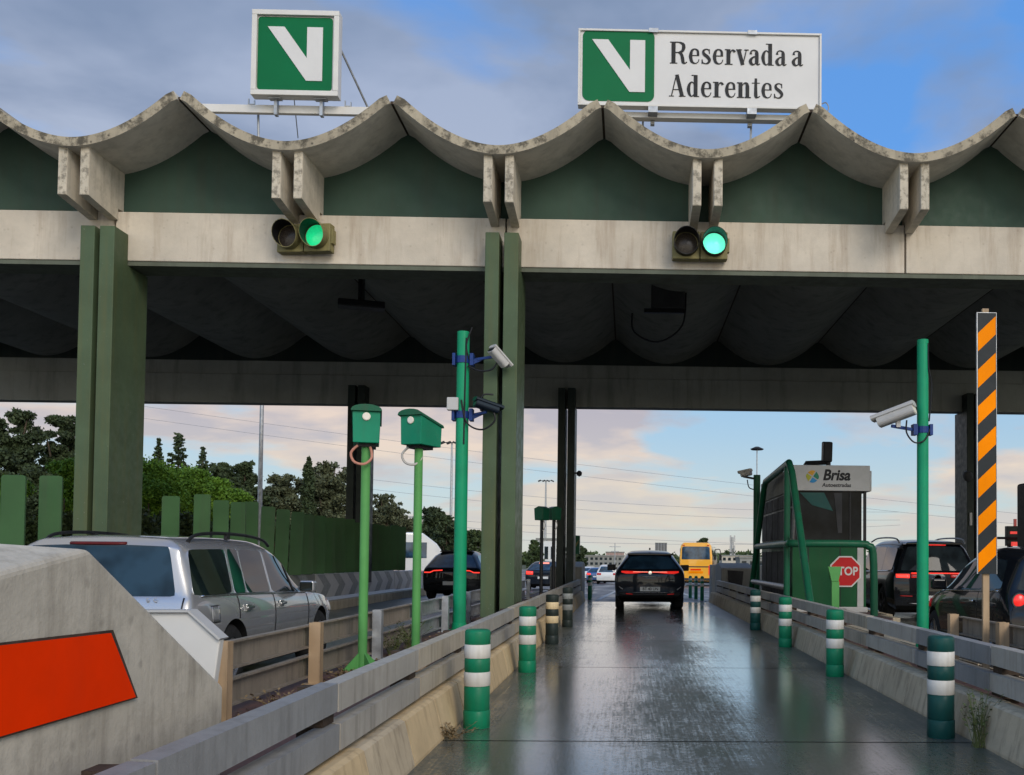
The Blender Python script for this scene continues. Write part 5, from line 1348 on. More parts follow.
# tailgate gap line
patch_obj(t_, 'tailgate_gap', M['black'], lambda u, v: rear(bv, u, v, .002), [(.775, .50, .93), (.787, .50, .93)], 1, 10).modifiers[0].thickness = .006
patch_obj(t_, 'third_brake_lamp', M['dark_red'], lambda u, v: rear(bv, u, v, .008), [(-.24, 1.39, 1.405), (.24, 1.39, 1.405)], 6, 1)
for s_ in (.28, .34): 
    p = rear(bv, s_ + .25, .89, .008)
    if p: text_mesh('E' if s_ < .3 else 'C', .05, M['rim'], 'lettering', t_, (s_ + .22, p.y, .91), FACE, ext=.002)
# interior through the wagon glass is dark: headrests stand just behind the rear window
g = MB()
for xx in (-.38, .02, .4): g.box((xx, .75, 1.10), (.24, .08, .16))
g.build('headrest', M['black'], t_, bevel=.03)

# ---- black SUV right
P = dict(name='suv', label='large black SUV with glowing tail lights and silver roof rails in the right lane', cat='car', loc=(6.60, 21.2, 0),
  W=.975, zb=.26, wr=.38, wy=(.95, 3.95), paint=M['blackp'], rglass=M['glass'], glass=M['glass_blue'],
  rear_off=[.14, .03, .0, .03, .06, .07, .0, .0, .02], front_off=[.1, .0, 0, .05, .1, .1, .1, .1, .1], rb=.08, fb=.2,
  st=[(0, .96, 1.08, 1.70, .65, .09, .28, False, ''), (.25, 1.0, 1.09, 1.74, .70, .09, .20, True, ''), (1.1, 1.0, 1.07, 1.78, .71, .09, .08, False, ''), (1.2, 1, 1.07, 1.78, .71, .09, .08, True, ''), (2.1, 1, 1.05, 1.78, .71, .09, .03, False, ''), (2.2, 1, 1.05, 1.78, .71, .09, .03, True, ''),
      (2.95, 1, 1.04, 1.74, .70, .09, 0, False, 'ws'), (3.7, 1, 1.02, 1.13, .72, .03, 0, False, ''), (4.5, .97, .95, 1.03, .72, .03, 0, False, ''), (4.9, .9, .82, .88, .66, .03, 0, False, '')])
t_, bv, pa = car(P)
for s_ in (-1, 1):
    patch_obj(t_, 'tail_lamp', M['red_hot'], lambda u, v: rear(bv, u, v, .012), [(s_ * .60, .945, 1.03), (s_ * .88, .955, 1.03)], 6, 3)
    patch_obj(t_, 'tail_lamp', M['red_lamp_dim'], lambda u, v: rear(bv, u, v, .01), [(s_ * .28, .96, 1.03), (s_ * .57, .95, 1.04)], 6, 3)
    g = MB(); g.tube([(s_ * .72, .35, 1.70), (s_ * .725, .55, 1.79), (s_ * .73, 1.2, 1.83), (s_ * .73, 2.2, 1.83), (s_ * .72, 2.8, 1.76)], .018, 8, smooth=5); g.build('roof_rail', M['galv'], t_, smooth=True)
    patch_obj(t_, 'chrome_trim', M['chrome'], lambda y, z, s2=s_: sidep(bv, y, z, s2, .008), [(.3, 1.09, 1.105), (3.4, 1.03, 1.045)], 14, 1)
    g = MB(); g.box((s_ * 1.07, 3.35, 1.14), (.2, .14, .17)); g.bar((s_ * .93, 3.35, 1.08), (s_ * 1.0, 3.35, 1.1), .05, .05); g.build('wing_mirror', M['blackp'], t_, bevel=.035, seg=3)
patch_obj(t_, 'light_strip', M['red_hot'], lambda u, v: rear(bv, u, v, .016), [(-.56, 1.045, 1.06), (.56, 1.045, 1.06)], 10, 1)
patch_obj(t_, 'light_strip', M['red_lamp'], lambda u, v: rear(bv, u, v, .02), [(-.56, .955, .963), (-.28, .965, .973)], 6, 1)
patch_obj(t_, 'third_brake_lamp', M['red_lamp'], lambda u, v: rear(bv, u, v, .04), [(-.24, 1.655, 1.685), (.24, 1.655, 1.685)], 8, 1)
p = rear(bv, 0, .93, .01); g = MB(); g.lathe([(.075, -.004), (.085, -.012), (.095, -.004)], (0, p.y, .93), 22, axis='Y'); g.build('badge', M['chrome'], t_)
patch_obj(t_, 'chrome_strip', M['rim'], lambda u, v: rear(bv, u, v, .015), [(-.62, .40, .42), (-.2, .38, .40), (.2, .38, .40), (.62, .40, .42)], 5, 1)
patch_obj(t_, 'bumper_line', M['rim_dark'], lambda u, v: rear(bv, u, v, .01), [(-.8, .60, .605), (.8, .60, .605)], 8, 1)
for s_ in (-1, 1): patch_obj(t_, 'reflector', M['red_lamp_dim'], lambda u, v: rear(bv, u, v, .02), [(s_ * .55, .555, .57), (s_ * .8, .56, .575)], 4, 1)
plate(t_, bv, .52, None)
g = MB(); g.prism([(-.63, 1.665), (.63, 1.665), (.60, 1.71), (-.60, 1.71)], .16, .5); g.build('roof_spoiler', M['blackp'], t_, bevel=.015)

# ---- small black hatchback right, cut by the picture edge
P = dict(name='hatchback', label='small black hatchback with a round tail lamp at the right picture edge', cat='car', loc=(5.10, 11.3, 0), rz=0,
  W=.80, zb=.22, wr=.31, wy=(.68, 2.95), paint=M['blackp'], rimm=M['rim'],
  rear_off=[.10, .03, .0, .06, .12, .13, .02, .0, .02], front_off=[.05, .0, 0, .06, .12, .12, .12, .12, .12], rb=.12, fb=.25,
  st=[(0, .93, .95, 1.42, .54, .09, .30, False, ''), (.28, 1.0, .96, 1.46, .57, .09, .24, True, ''), (.80, 1.0, .95, 1.49, .585, .09, .14, False, ''), (.95, 1.0, .945, 1.49, .59, .09, .08, True, ''),
      (1.95, 1, .925, 1.45, .585, .09, .0, True, 'ws'), (2.72, 1, .89, .96, .60, .03, 0, False, ''), (3.2, .97, .80, .86, .58, .03, 0, False, ''), (3.45, .88, .68, .73, .52, .03, 0, False, ''), (3.55, .74, .56, .60, .45, .03, 0, False, '')])
t_, bv, pa = car(P)
for s_ in (-1, 1):
    p = rear(bv, s_ * .62, .86, .012); g = MB(); g.lathe([(.001, -.02), (.055, -.015), (.075, .0), (.078, .03)], (s_ * .62, p.y, .86), 20, axis='Y'); g.build('tail_lamp', M['red_lamp'], t_, smooth=True)
    g = MB(); g.lathe([(.078, -.006), (.092, -.006), (.094, .03)], (s_ * .62, p.y, .86), 20, axis='Y', cap=False); g.build('lamp_ring', M['rim_dark'], t_, smooth=True)
    sdp = lambda y, z, s2=s_: sidep(bv, y, z, s2, .008)
    patch_obj(t_, 'chrome_trim', M['chrome'], sdp, [(.35, .955, .965), (2.4, .91, .92)], 12, 1)
    patch_obj(t_, 'door_gap', M['black'], lambda y, z, s2=s_: sidep(bv, y, z, s2, .001), [(1.02, .3, .93), (1.03, .3, .93)], 1, 8).modifiers[0].thickness = .004
    patch_obj(t_, 'door_handle', M['chrome'], lambda y, z, s2=s_: sidep(bv, y, z, s2, .02), [(1.12, .80, .83), (1.26, .80, .83)], 4, 1)
    g = MB(); g.box((s_ * .90, 2.28, 1.0), (.19, .12, .14)); g.bar((s_ * .78, 2.3, .94), (s_ * .86, 2.28, .96), .05, .05); g.build('wing_mirror', M['blackp'], t_, bevel=.035, seg=3)
    patch_obj(t_, 'lamp_reflection', M['red_lamp_dim'], sdp, [(3.12, .66, .78), (3.25, .66, .74)], 4, 2)  # glowing red put here for tail lights mirrored in the front lamp
    patch_obj(t_, 'sill_trim', M['rim_dark'], sdp, [(1.05, .36, .375), (2.55, .36, .375)], 6, 1)
plate(t_, bv, .60)

t_.scale = (1, .94, 1)
# ---- car ahead in the left lane
def coupe(name, label, loc, paint, lamp, group=None, s=1.0, roofz=1.48, wagon=False):
    P = dict(name=name, label=label, cat='car', loc=loc, group=group, W=.92 * s, zb=.22, wr=.34, wy=(.9, 3.6), paint=paint, rglass=M['glass_blue'],
      rear_off=[.14, .03, .0, .02, .05, .06, .0, .0, .02], front_off=[.1, .0, 0, .05, .1, .1, .1, .1, .1], rb=.08, fb=.2,
      st=[(0, .96, .98, roofz - .06, .56, .08, (.25 if wagon else .75), False, ''), (.35, 1.0, .99, roofz, .60, .08, (.2 if wagon else .6), True, ''), (1.5, 1, .96, roofz + .01, .61, .08, .2, False, ''), (1.6, 1, .96, roofz + .01, .61, .08, .1, True, ''),
          (2.4, 1, .94, roofz - .02, .61, .08, 0, False, 'ws'), (3.3, 1, .91, 1.0, .66, .03, 0, False, ''), (4.1, .97, .83, .90, .66, .03, 0, False, ''), (4.5, .88, .70, .76, .6, .03, 0, False, '')])
    t_, bv, pa = car(P)
    return t_, bv
t_, bv = coupe('suv', 'black car with angular red tail light lines ahead of the silver estate', (-5.35, 30.6, 0), M['blackp'], None, roofz=1.50)
for s_ in (-1, 1):
    patch_obj(t_, 'tail_lamp', M['red_hot'], lambda u, v: rear(bv, u, v, .012), [(s_ * .28, .90, .925), (s_ * .55, .885, .91), (s_ * .66, .83, .86), (s_ * .84, .83, .86)], 5, 1)
plate(t_, bv, .52)
g = MB(); g.prism([(-.52, 1.47), (.52, 1.47), (.48, 1.52), (-.48, 1.52)], .75, 1.1); g.build('roof_spoiler', M['black'], t_, bevel=.01)
def sedan(label, px, pxw, py, Y, paint, roofz=1.42, lit=True, name='sedan', wagon=False, group='cars queuing beyond the toll canopy'):
    c_ = atY(px, py, Y); t_, bv = coupe(name, label, (c_.x, Y, grnd(Y)), paint, None, group, roofz=roofz, wagon=wagon)
    for s_ in (-1, 1): patch_obj(t_, 'tail_lamp', M['red_hot'] if lit else M['red_lamp_dim'], lambda u, v: rear(bv, u, v, .015), [(s_ * .50, .78, .93), (s_ * .84, .78, .95)], 3, 2)
    plate(t_, bv, .62); return t_, bv
t_, bv = sedan('dark blue saloon with lit brake lamps left of the rear double column', 543, 30, 580, 50, M['navyp'])
patch_obj(t_, 'third_brake_lamp', M['pink_lamp'], lambda u, v: rear(bv, u, v, .03), [(-.25, 1.32, 1.37), (.25, 1.32, 1.37)], 3, 1)
sedan('white car partly hidden by the navy SUV on the left', 607, 17, 575, 84, M['whitep'], 1.62, False, 'van', True)
sedan('blue car beside the white car beyond the left rail end', 596, 12, 575, 92, M['bluep'], 1.45)
sedan('white car farthest left beyond the left rail end', 588.5, 12, 575, 100, M['whitep'], 1.45)

# ---- coach
Y = 76.0; c_ = atY(697, 580, Y); zg = grnd(Y)
t_ = thing('coach', 'amber yellow coach turning left beyond the toll booth', 'bus', (c_.x - .1, Y, zg), R(-7))
Wb, Hb, Lb = 1.25, 3.30, 11.5
pr = [(-Wb, .35), (-Wb - .0, 2.2), (-Wb + .08, Hb - .25), (-Wb + .28, Hb), (Wb - .28, Hb), (Wb - .08, Hb - .25), (Wb, 2.2), (Wb, .35)]
g = MB(); g.prism(pr, 0, Lb); g.build('body', M['yellowp'], t_, bevel=.12, seg=3)
g = MB(); g.prism([(-1.08, 2.02), (1.08, 2.02), (1.05, 2.92), (.95, 3.0), (-.95, 3.0), (-1.05, 2.92)], -.03, .12); g.build('rear_window', M['glass_blue'], t_, bevel=.03)
for s_ in (-1, 1):
    g = MB(); g.span((s_ * 1.24, .6, 2.0), (s_ * 1.262, Lb - .6, 2.85)); g.build('side_window', M['glass'], t_)
    g = MB(); g.span((s_ * .98, -.04, .85), (s_ * 1.17, .05, 1.55)); g.build('tail_lamp', M['red_lamp'] if s_ > 0 else M['red_lamp_dim'], t_, bevel=.01)
    for wy in (2.2, 9.0): make_wheel(t_, s_ * 1.1, wy, .5, .3, M['rim'])
    g = MB(); g.span((s_ * .85, -.03, 3.05), (s_ * 1.02, .05, 3.12)); g.build('marker_lamp', M['red_lamp_dim'], t_)
g = MB(); g.span((-1.0, -.02, 1.42), (1.0, .02, 1.50)); g.span((-1.1, -.03, .42), (1.1, .02, .60)); g.build('grille', M['interior'], t_)
g = MB(); g.span((-.4, -.02, 1.18), (.4, .02, 1.30)); g.build('tailgate_panel', M['orange'], t_)
g = MB(); g.span((-.55, -.018, .95), (.55, .02, 1.12)); g.build('plate_panel', M['stripe_orange'], t_)
g = MB(); g.span((-1.15, .1, .22), (1.15, Lb - .5, .4)); g.build('underbody', M['arch'], t_)
for s_ in (-1, 1):
    g = MB(); g.tube([(s_ * 1.1, Lb, 2.9), (s_ * 1.45, Lb + .3, 2.9), (s_ * 1.5, Lb + .3, 2.5)], .04, 6, smooth=3); g.box((s_ * 1.5, Lb + .3, 2.2), (.2, .12, .5)); g.build('wing_mirror', M['black'], t_)

# ---- white minibus
Y = 60.0; c_ = atY(428, 560, Y); t_ = thing('minibus', 'white minibus with a side window beyond the fin screen', 'minibus', (-14.4, 47.0, grnd(47)), R(-66))
pr = [(0, .3), (0, 2.5), (.12, 2.72), (4.6, 2.72), (5.3, 2.2), (5.9, 1.35), (6.2, 1.1), (6.25, .3)]
g = MB(); g.prism(pr, -.98, .98, 'X'); g.build('body', M['whitep'], t_, bevel=.1, seg=3)
for s_ in (-1, 1):
    g = MB()
    for q in range(4): g.span((s_ * .97, .3 + q * 1.15, 1.5), (s_ * .995, 1.35 + q * 1.15, 2.25))
    g.build('side_window', M['glass_blue'], t_)
    g = MB(); g.span((s_ * .97, .2, .75), (s_ * .99, 5.6, .90)); g.build('red_stripe', M['stop_red'], t_)
    for wy in (1.1, 4.9): make_wheel(t_, s_ * .9, wy, .35, .22, M['rim'])
g = MB(); g.span((-.75, -.02, 1.45), (.75, .02, 2.3)); g.build('rear_window', M['glass_blue'], t_)
g = MB(); g.span((-.8, -.03, .7), (.8, .02, .95)); g.build('red_stripe', M['stop_red'], t_)

# ================================================================== TREES
LEAFV = {}
def crown_mesh(fn_pts, n, size, seed, mi=0):
    rnd = random.Random(seed); vs = []; fs = []
    for i in range(n):
        c_, sc_ = fn_pts(rnd)
        a_ = Vector((rnd.gauss(0, 1), rnd.gauss(0, 1), rnd.gauss(0, 1))).normalized(); b_ = a_.orthogonal().normalized()
        b_ = (Matrix.Rotation(rnd.uniform(0, 6.28), 3, a_) @ b_); d_ = a_.cross(b_); s_ = size * rnd.uniform(.6, 1.4) * sc_
        o = len(vs); vs += [c_ + b_ * s_, c_ + d_ * s_ * .55, c_ - b_ * s_, c_ - d_ * s_ * .55]; fs.append((o, o + 1, o + 2, o + 3))
    me = bpy.data.meshes.new('crown'); me.from_pydata([tuple(v) for v in vs], [], fs); return me
def blob_sampler(cl, hollow=.15):
    ws = [c_[1] ** 2 for c_ in cl]; tot = sum(ws)
    def f(rnd):
        r_ = rnd.uniform(0, tot); k2 = 0
        while r_ > ws[k2] and k2 < len(cl) - 1: r_ -= ws[k2]; k2 += 1
        c_, R_, fl = cl[k2]
        d = Vector((rnd.gauss(0, 1), rnd.gauss(0, 1), rnd.gauss(0, 1))).normalized(); q = R_ * (hollow + (1 - hollow) * rnd.random()) * (1 + rnd.gauss(0, .16))
        return Vector((c_.x + d.x * q, c_.y + d.y * q, c_.z + d.z * q * fl)), 1
    return f
def tree(kind, px, ptop, Y, hw_px, mat, label, n=5000, leaf=.16, seed=1, zbase=None, cat='tree', group=None, name=None, crown_lo=.25):
    c_ = atY(px, ptop, Y); zg = grnd(Y) if zbase is None else zbase; H = c_.z - zg; hw = hw_px * Y / 1000 * {'broad': 1.45, 'conifer': 1.75, 'cypress': 1.4}.get(kind, 1.3)
    t_ = thing(name or {'conifer': 'conifer', 'cypress': 'cypress', 'shrub': 'shrub'}.get(kind, 'broadleaf_tree'), label, cat, (c_.x, Y, zg), 0, group)
    rnd = random.Random(seed); cl = []
    tg = MB()
    if kind == 'broad':
        tg.tube([(0, 0, -.2), (rnd.uniform(-.2, .2), 0, H * .3), (rnd.uniform(-.3, .3), .1, H * .62)], [H * .03, H * .012], 8, smooth=3)
        for i in range(110):
            z = crown_lo + (.98 - crown_lo) * ((i + .5) / 110) ** .85; rr = math.sin((.12 + .86 * (z - crown_lo) / (1 - crown_lo)) * math.pi) ** .5
            an = rnd.uniform(0, 6.28); q = rr * hw * rnd.uniform(.05, .85); R_ = hw * rnd.uniform(.12, .27) * (1 if z < .85 else .7)
            p = Vector((math.cos(an) * q, math.sin(an) * q, min(H * z, H - R_ * .7))); cl.append((p, R_, rnd.uniform(.55, .8)))
            if i % 9 == 0: tg.tube([(0, 0, H * min(.55, z * .55)), (p.x * .5, p.y * .5, p.z * .78), tuple(p)], [H * .010, H * .003], 5, smooth=2)
    elif kind in ('conifer', 'cypress'):
        tg.tube([(0, 0, -.2), (0, 0, H * .96)], [H * .02, H * .003], 6)
        m_ = 110
        for i in range(m_):
            z = .10 + .90 * i / m_; rr = (1 - z) ** (.8 if kind == 'conifer' else .45) * (1.0 if kind == 'conifer' else .75)
            an = i * 2.4 + rnd.uniform(-.4, .4); q = rr * hw * rnd.uniform(.1, .95); p = Vector((math.cos(an) * q, math.sin(an) * q, H * z - q * .12)); cl.append((p, max(hw * .06, hw * .26 * rr + .06), .5 if kind == 'conifer' else 1.4))
            if kind == 'conifer' and i % 2 == 0: tg.tube([(0, 0, H * z), tuple(p)], [.03, .012], 4)
    else:
        for i in range(44):
            an = rnd.uniform(0, 6.28); el = rnd.uniform(0, 1); q = hw * rnd.uniform(.1, .8) * (1 - el * .55); R_ = hw * rnd.uniform(.2, .34)
            cl.append((Vector((math.cos(an) * q, math.sin(an) * q, H * .2 + (H - R_ * .8 - H * .2) * (1 - (1 - el) ** 1.6))), R_, .8))
        for i in range(5):
            an = i * 1.26; tg.tube([(0, 0, -.1), (math.cos(an) * hw * .4, math.sin(an) * hw * .4, H * .7)], [.06, .02], 5)
    tg.build('trunk', M['trunk'], t_, smooth=True)
    me = crown_mesh(blob_sampler(cl), int(n * 5.2), leaf * .66, seed * 13 + 5); me.materials.append(mat)
    o = bpy.data.objects.new('crown', me); COL.objects.link(o); o.parent = t_
    return t_
D, G, O, B = M['leaf_dark'], M['leaf_mid'], M['leaf_olive'], M['leaf_bright']
tr = 'trees beyond the fin screen'
spec = [
 ('broad', 14, 409, 52, 27, D, 'tall dark feathery tree at the left picture edge, topmost against the sky', 9000, .15),
 ('broad', 62, 414, 55, 26, D, 'dark bushy tree just left of the green double column', 9000, .15),
 ('broad', -25, 430, 50, 34, D, 'dark tree cut off by the left picture edge', 6000, .17),
 ('broad', 38, 470, 48, 26, D, 'lower dark tree between the two tall trees at the left', 5000, .16),
 ('broad', 112, 470, 52, 34, D, 'dark tree behind the green double column', 5000, .17),
 ('conifer', 159, 438, 58, 15, D, 'pointed conifer just right of the green double column', 4500, .15),
 ('conifer', 179, 433, 60, 24, D, 'tallest spiky pine right of the green double column', 6500, .16),
 ('conifer', 203, 447, 60, 17, D, 'small pointed pine, third of the row of conifers', 4500, .15),
 ('broad', 222, 462, 58, 24, D, 'dark round tree right of the row of conifers', 5500, .16),
 ('broad', 244, 460, 60, 19, D, 'dark domed tree just left of the tall lamp mast', 5500, .16),
 ('broad', 285, 474, 62, 24, O, 'grey green tree just right of the tall lamp mast', 6500, .15),
 ('cypress', 309, 457, 61, 11, D, 'dark narrow cypress rising from the grey green trees', 4500, .13),
 ('broad', 329, 462, 64, 27, O, 'large grey green tree left of the dark rear column', 8000, .15),
 ('broad', 384, 493, 66, 17, O, 'thin crowned tree between the two green box sensors', 2600, .14),
 ('broad', 402, 508, 68, 12, O, 'small sparse tree just left of the sideways box sensor', 1500, .14),
 ('broad', 432, 507, 75, 18, D, 'dark tree behind the white minibus', 4000, .18),
 ('broad', 447, 516, 72, 12, D, 'small dark tree left of the tall green camera pole', 2500, .18),
 ('broad', 471, 530, 75, 14, G, 'low tree between the tall green pole and the centre column', 2500, .18),
]
for i, s_ in enumerate(spec):
    tree(s_[0], s_[1], s_[2], s_[3], s_[4], s_[5], s_[6], s_[7], s_[8], seed=i + 3, group=tr, crown_lo=.2 if i < 13 else .45)
sh = 'bright green shrubs behind the fin screen'
for i, (px, pt, Y, hw, lab) in enumerate((
   (68, 458, 33, 26, 'bright green shrub left of the green double column'),
   (8, 476, 31, 26, 'bright green shrub at the left picture edge'),
   (152, 458, 34, 36, 'bright green shrub, tallest, at the right side of the double column'),
   (186, 466, 36, 30, 'bright green rounded shrub, second from the double column'),
   (212, 476, 38, 26, 'bright green rounded shrub, third from the double column'),
   (236, 489, 40, 20, 'bright green low shrub at the right end of the row'))):
    tree('shrub', px, pt, Y, hw, B, lab, 9000, .075, seed=40 + i, group=sh, cat='shrub')
for i, (px, pt, Y, hw) in enumerate(((20, 515, 26, 40), (70, 512, 27, 40), (120, 505, 28, 40), (175, 512, 31, 36), (225, 520, 34, 30), (262, 520, 40, 26), (300, 522, 44, 26), (335, 524, 48, 24))):
    tree('shrub', px, pt, Y, hw, G, 'dark green undergrowth bush close behind the fins, %s' % ('left of the silver estate', 'left of the double column', 'behind the double column', 'under the tallest bright shrub', 'under the rounded bright shrubs', 'below the tall lamp mast', 'below the narrow cypress', 'below the large grey green tree')[i], 5000, .10, seed=60 + i, group='undergrowth behind the fins', cat='bush', name='bush')
tree('broad', 535, 540, 120, 7, G, 'round far tree between the centre column and the rear column', 2500, .25, seed=80, crown_lo=.1)
tree('broad', 703, 538, 110, 8, D, 'dark tree top showing just above the coach', 2000, .25, seed=81, crown_lo=.2)
tree('broad', 577, 543, 160, 9, D, 'dark far tree behind the lane light box', 2000, .3, seed=82, crown_lo=.1)

# distant ridge of low woods and buildings
g = MB(); rnd = random.Random(5)
t_ = thing('far_woods', 'low strip of far woods along the horizon', 'woods', (0, 0, 0)); t_['kind'] = 'stuff'
vs = []; fs = []
x = -420
cl = []
while x < 420:
    hh = rnd.uniform(3.0, 6.0); cl.append((Vector((x, 330 + rnd.uniform(-20, 20), -1 + hh * .4)), hh, .55)); x += rnd.uniform(4, 8)
me = crown_mesh(blob_sampler(cl, .7), 26000, .9, 77); me.materials.append(M['leaf_mid']); o = bpy.data.objects.new('crowns', me); COL.objects.link(o); o.parent = t_

def box_building(name, label, px0, px1, ptop, Y, depth, mat, rows=0, cols=0, cat='building', wmat=None, zlow=.1):
    a = atY(px0, ptop, Y); b = atY(px1, ptop, Y); zg = grnd(Y)
    t_ = thing(name, label, cat, ((a.x + b.x) / 2, Y, zg)); w_ = b.x - a.x; h = a.z - zg
    g = MB(); g.span((-w_ / 2, 0, -.2), (w_ / 2, depth, h)); g.build('wall', mat, t_, bevel=.02)
    g = MB(); g.span((-w_ / 2 - .15, -.15, h + .002), (w_ / 2 + .15, depth + .15, h + .25)); g.build('roof', M['wall_grey'], t_)
    for r_ in range(rows):
        for c_ in range(cols):
            g = MB(); x0 = -w_ / 2 + w_ * (c_ + .22) / cols; z0 = h * (zlow + (1 - zlow) * (r_ + .25) / rows)
            g.span((x0, -.05, z0), (x0 + w_ / cols * .56, -.002, z0 + h * (1 - zlow) / rows * .5)); g.build('window', wmat or M['glass'], t_)
    return t_
box_building('tower_block', 'grey residential tower block on the horizon above the navy SUV', 655.5, 667, 543, 700, 9, concrete('tower_grey', (.22, .22, .22)), 9, 4, zlow=.55)
box_building('prefab_building', 'white prefab building with a flat roof left of the rear column', 537, 556, 540, 125, 5, M['whitep'], 1, 3, zlow=.3)
box_building('low_building', 'long low grey building beyond the lane exit on the left', 580, 627, 556, 230, 10, M['wall_grey'], 2, 10, zlow=.2)
box_building('low_building', 'reddish roofed far building left of the navy SUV', 606, 624, 552.5, 260, 8, concrete('pinkish_wall', (.36, .25, .22)), 1, 5)
box_building('low_building', 'pale far building right of the coach', 722, 752, 556, 240, 8, M['conc_block'], 2, 6)
box_building('low_building', 'grey far shed behind the toll booth tube frame', 740, 790, 558, 200, 8, M['wall_grey'], 1, 6)
box_building('low_building', 'far white shed between centre column and left bollards', 560, 583, 556, 210, 8, M['cam_grey'], 1, 5)

# masts
def mast(name, label, px, ptop, Y, r, head, group=None):
    c_ = atY(px, ptop, Y); zg = grnd(Y); t_ = thing(name, label, 'mast', (c_.x, Y, zg), 0, group); H = c_.z - zg
    g = MB(); g.tube([(0, 0, -.1), (0, 0, H)], [r, r * .55], 8); g.build('pole', M['galv'], t_, smooth=True)
    if head == 'flood':
        g = MB(); g.span((-1.0, -.05, H), (1.0, .05, H + .08))
        for q in (-.9, -.3, .3, .9): g.box((q, 0, H + .02), (.42, .5, .16), rot=Matrix.Rotation(.4 if q > 0 else -.4, 3, 'Y'))
        g.build('lamp_head', M['interior'], t_)
    if head == 'small':
        g = MB(); g.lathe([(.35, H), (.42, H + .06), (.1, H + .2)], n=12); g.build('lamp_head', M['interior'], t_)
    if head == 'cell':
        g = MB()
        for zz in (H - .5, H - 3.5, H - 6):
            for q in range(3): an = q * 2.09; g.box((math.cos(an) * .8, math.sin(an) * .8, zz), (.35, .35, 2.0))
        g.build('antennas', M['cam_grey'], t_)
        g = MB()
        for q in range(4): an = q * 1.57; g.tube([(math.cos(an) * .7, math.sin(an) * .7, 0), (math.cos(an) * .35, math.sin(an) * .35, H)], .08, 4)
        for q in range(16): g.span((-.55, -.05, H * q / 16), (.55, .05, H * q / 16 + .1))
        g.build('lattice', M['galv'], t_)
    if head == 'arm':
        g = MB(); g.span((-1.3, -.06, H - .9), (1.3, .06, H - .75)); g.span((-.9, -.06, H - 1.9), (.9, .06, H - 1.75)); g.build('cross_arm', M['galv'], t_)
    return t_
mast('lamp_mast', 'tall thick grey lamp mast behind the fins, rising past the canopy', 263.5, 330, 34, .10, 'flood', 'tall lamp masts')
mast('lamp_mast', 'tall lamp mast with flat floodlight head left of the green camera pole', 452, 443, 95, .16, 'flood', 'tall lamp masts')
mast('lamp_mast', 'tall lamp mast with flat head left of the rear double column', 546, 481, 140, .20, 'flood', 'tall lamp masts')
mast('lamp_mast', 'thin mast above the white camera left of the toll booth', 757, 450, 60, .06, 'small', 'tall lamp masts')
mast('cell_tower', 'lattice phone tower right of the coach', 732, 537, 300, .25, 'cell')
mast('power_pole', 'far power pole with cross arms left of the navy SUV', 615, 543, 220, .15, 'arm')
mast('power_pole', 'power pole beside the sideways box sensor', 423.5, 508, 90, .12, 'arm')
for i, (px0, px1) in enumerate(((686, 690), (752, 756))):
    pass
# power lines
def wire(label, pts, Y0_, Y1_, r=.05):
    a = atY(*pts[0], Y0_); b = atY(*pts[1], Y1_); t_ = MB(); P_ = []
    for i in range(25):
        u = i / 24; p = a.lerp(b, u); p.z -= 4 * pts[2] * u * (1 - u); P_.append(p)
    t_.tube(P_, r, 4); o = t_.build('power_line', M['galv']); tag(o, label, 'power line', 'power lines across the sky')
for i, (a, b, sg) in enumerate((((300, 470), (900, 512), 2.0), ((300, 480), (900, 520), 2.0), ((300, 505), (900, 525), 2.5), ((300, 512), (1100, 545), 2.5), ((300, 524), (900, 540), 2.0), ((100, 400), (1400, 548), 2), ((100, 412), (1400, 558), 2))):
    wire('thin power line crossing the pale sky, number counted from the top' if False else
         ('topmost power line crossing the pale sky behind the canopy', 'second highest power line across the pale sky', 'middle power line of the bundle crossing above the navy SUV', 'slack power line just below the middle one', 'lowest power line above the horizon', 'upper power line on the right behind the toll booth', 'lower power line on the right behind the toll booth')[i], (a, b, sg), 180, 190, .024)

# ================================================================== WEEDS AND LITTER
def weed(x, y, z, h, n, mat, seed, label, spread=.25):
    rnd = random.Random(seed); g = MB()
    for i in range(n):
        an = rnd.uniform(0, 6.28); L = h * rnd.uniform(.5, 1); sp_ = spread * rnd.uniform(.2, 1)
        p0 = Vector((rnd.uniform(-.04, .04), rnd.uniform(-.04, .04), 0)); p2 = Vector((math.cos(an) * sp_, math.sin(an) * sp_, L)); p1 = (p0 + p2) / 2 + Vector((0, 0, L * .15))
        g.tube([p0, p1, p2], [.003, .0012], 3)
        for q in range(5):
            u = .3 + .14 * q; c_ = p0.lerp(p2, u) + Vector((0, 0, L * .1)); a2 = rnd.uniform(0, 6.28); d = Vector((math.cos(a2), math.sin(a2), .5)) * rnd.uniform(.02, .045); s2 = Vector((-d.y, d.x, 0)) * .3
            g.add([c_, c_ + d * .5 + s2, c_ + d, c_ + d * .5 - s2], [(0, 1, 2, 3)])
    o = g.build('weed', mat, None); o.location = (x, y, z); tag(o, label, 'weed', 'weeds on the islands'); return o
weed(2.47, 7.0, .0, .42, 34, M['weed'], 1, 'green grassy weed at the kerb foot beside the dark teal bollard')
weed(-2.42, 11.2, .27, .34, 30, M['weed'], 2, 'green weed clump on the left island behind the green sensor post', .3)
weed(-2.45, 10.6, .27, .26, 26, M['weed'], 3, 'low green weed next to the steel rail post', .25)
weed(-2.38, 8.5, .27, .10, 30, M['weed_dry'], 4, 'flat dry weed at the foot of the second tan post', .3)
weed(-2.35, 6.8, .27, .12, 24, M['weed_dry'], 5, 'dry weed at the foot of the nearest tan post', .3)
weed(-1.25, 7.3, .0, .10, 20, M['weed_dry'], 6, 'small dry weed at the left kerb before the nearest bollard', .2)
weed(-1.22, 32.5, grnd(32.5), .6, 30, M['weed'], 7, 'green weed beside the marker post at the left rail end', .3)
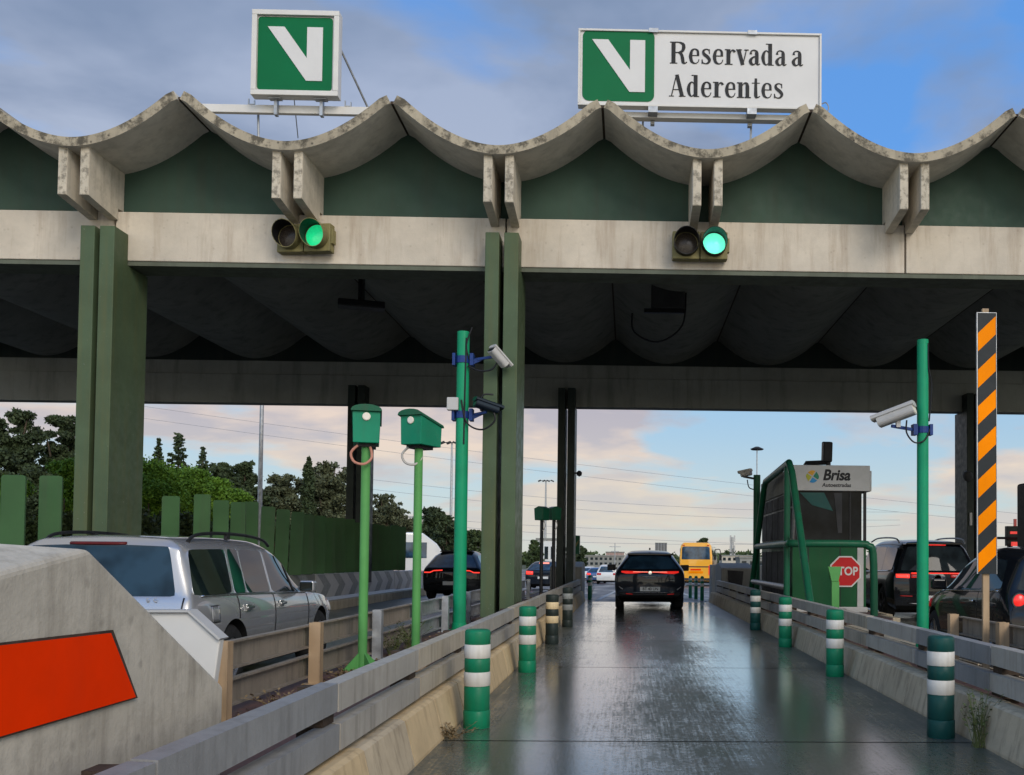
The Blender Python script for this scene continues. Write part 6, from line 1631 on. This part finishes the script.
weed(-1.7, 14.6, .27, .3, 24, M['weed'], 8, 'green weed at the foot of the centre double column', .25)
# leaf litter on the paving
rnd = random.Random(9); g = MB()
for i in range(1500):
    if rnd.random() < .6: x, y = rnd.choice((rnd.gauss(-2.45, .1), rnd.gauss(-1.6, .06))), rnd.uniform(4.6, 22)
    else: x, y = rnd.choice((rnd.gauss(3.0, .15), rnd.gauss(3.3, .08))), rnd.uniform(5, 18)
    if not (-2.62 < x < -1.56 or 2.78 < x < 3.42): continue
    a2 = rnd.uniform(0, 6.28); s2 = rnd.uniform(.008, .03); d = Vector((math.cos(a2), math.sin(a2), 0)) * s2; e = Vector((-d.y, d.x, rnd.uniform(-.004, .012))) * .6
    c_ = Vector((x, y, .277)); g.add([c_ - d, c_ - e, c_ + d, c_ + e + Vector((0, 0, .006))], [(0, 1, 2, 3)])
o = g.build('leaf_litter', M['weed_dry']); tag(o, 'scattered dry leaf litter on the island paving', 'litter', None, 'stuff')

# loose pieces of these parts become parts of their own
def split_islands(o):
    me = o.data; n = len(me.vertices); par = list(range(n))
    def find(a):
        while par[a] != a: par[a] = par[par[a]]; a = par[a]
        return a
    for e in me.edges:
        a, b = find(e.vertices[0]), find(e.vertices[1])
        if a != b: par[a] = b
    roots = {}
    for i in range(n): roots.setdefault(find(i), []).append(i)
    if len(roots) < 2: return
    for r_, vs_ in list(roots.items()):
        m_ = {v: i for i, v in enumerate(vs_)}; ps = [p for p in me.polygons if find(p.vertices[0]) == r_]
        m2 = bpy.data.meshes.new(o.name.split('.')[0]); m2.from_pydata([tuple(me.vertices[v].co) for v in vs_], [], [tuple(m_[v] for v in p.vertices) for p in ps])
        for m in me.materials: m2.materials.append(m)
        m2.polygons.foreach_set('use_smooth', [p.use_smooth for p in ps]); m2.update()
        q = bpy.data.objects.new(o.name.split('.')[0], m2); COL.objects.link(q); q.parent = o.parent; q.location = o.location
    bpy.data.objects.remove(o)
for o in [o for o in bpy.data.objects if o.type == 'MESH' and o.name.split('.')[0] in ('stay', 'clamp', 'headrest', 'mount')]: split_islands(o)
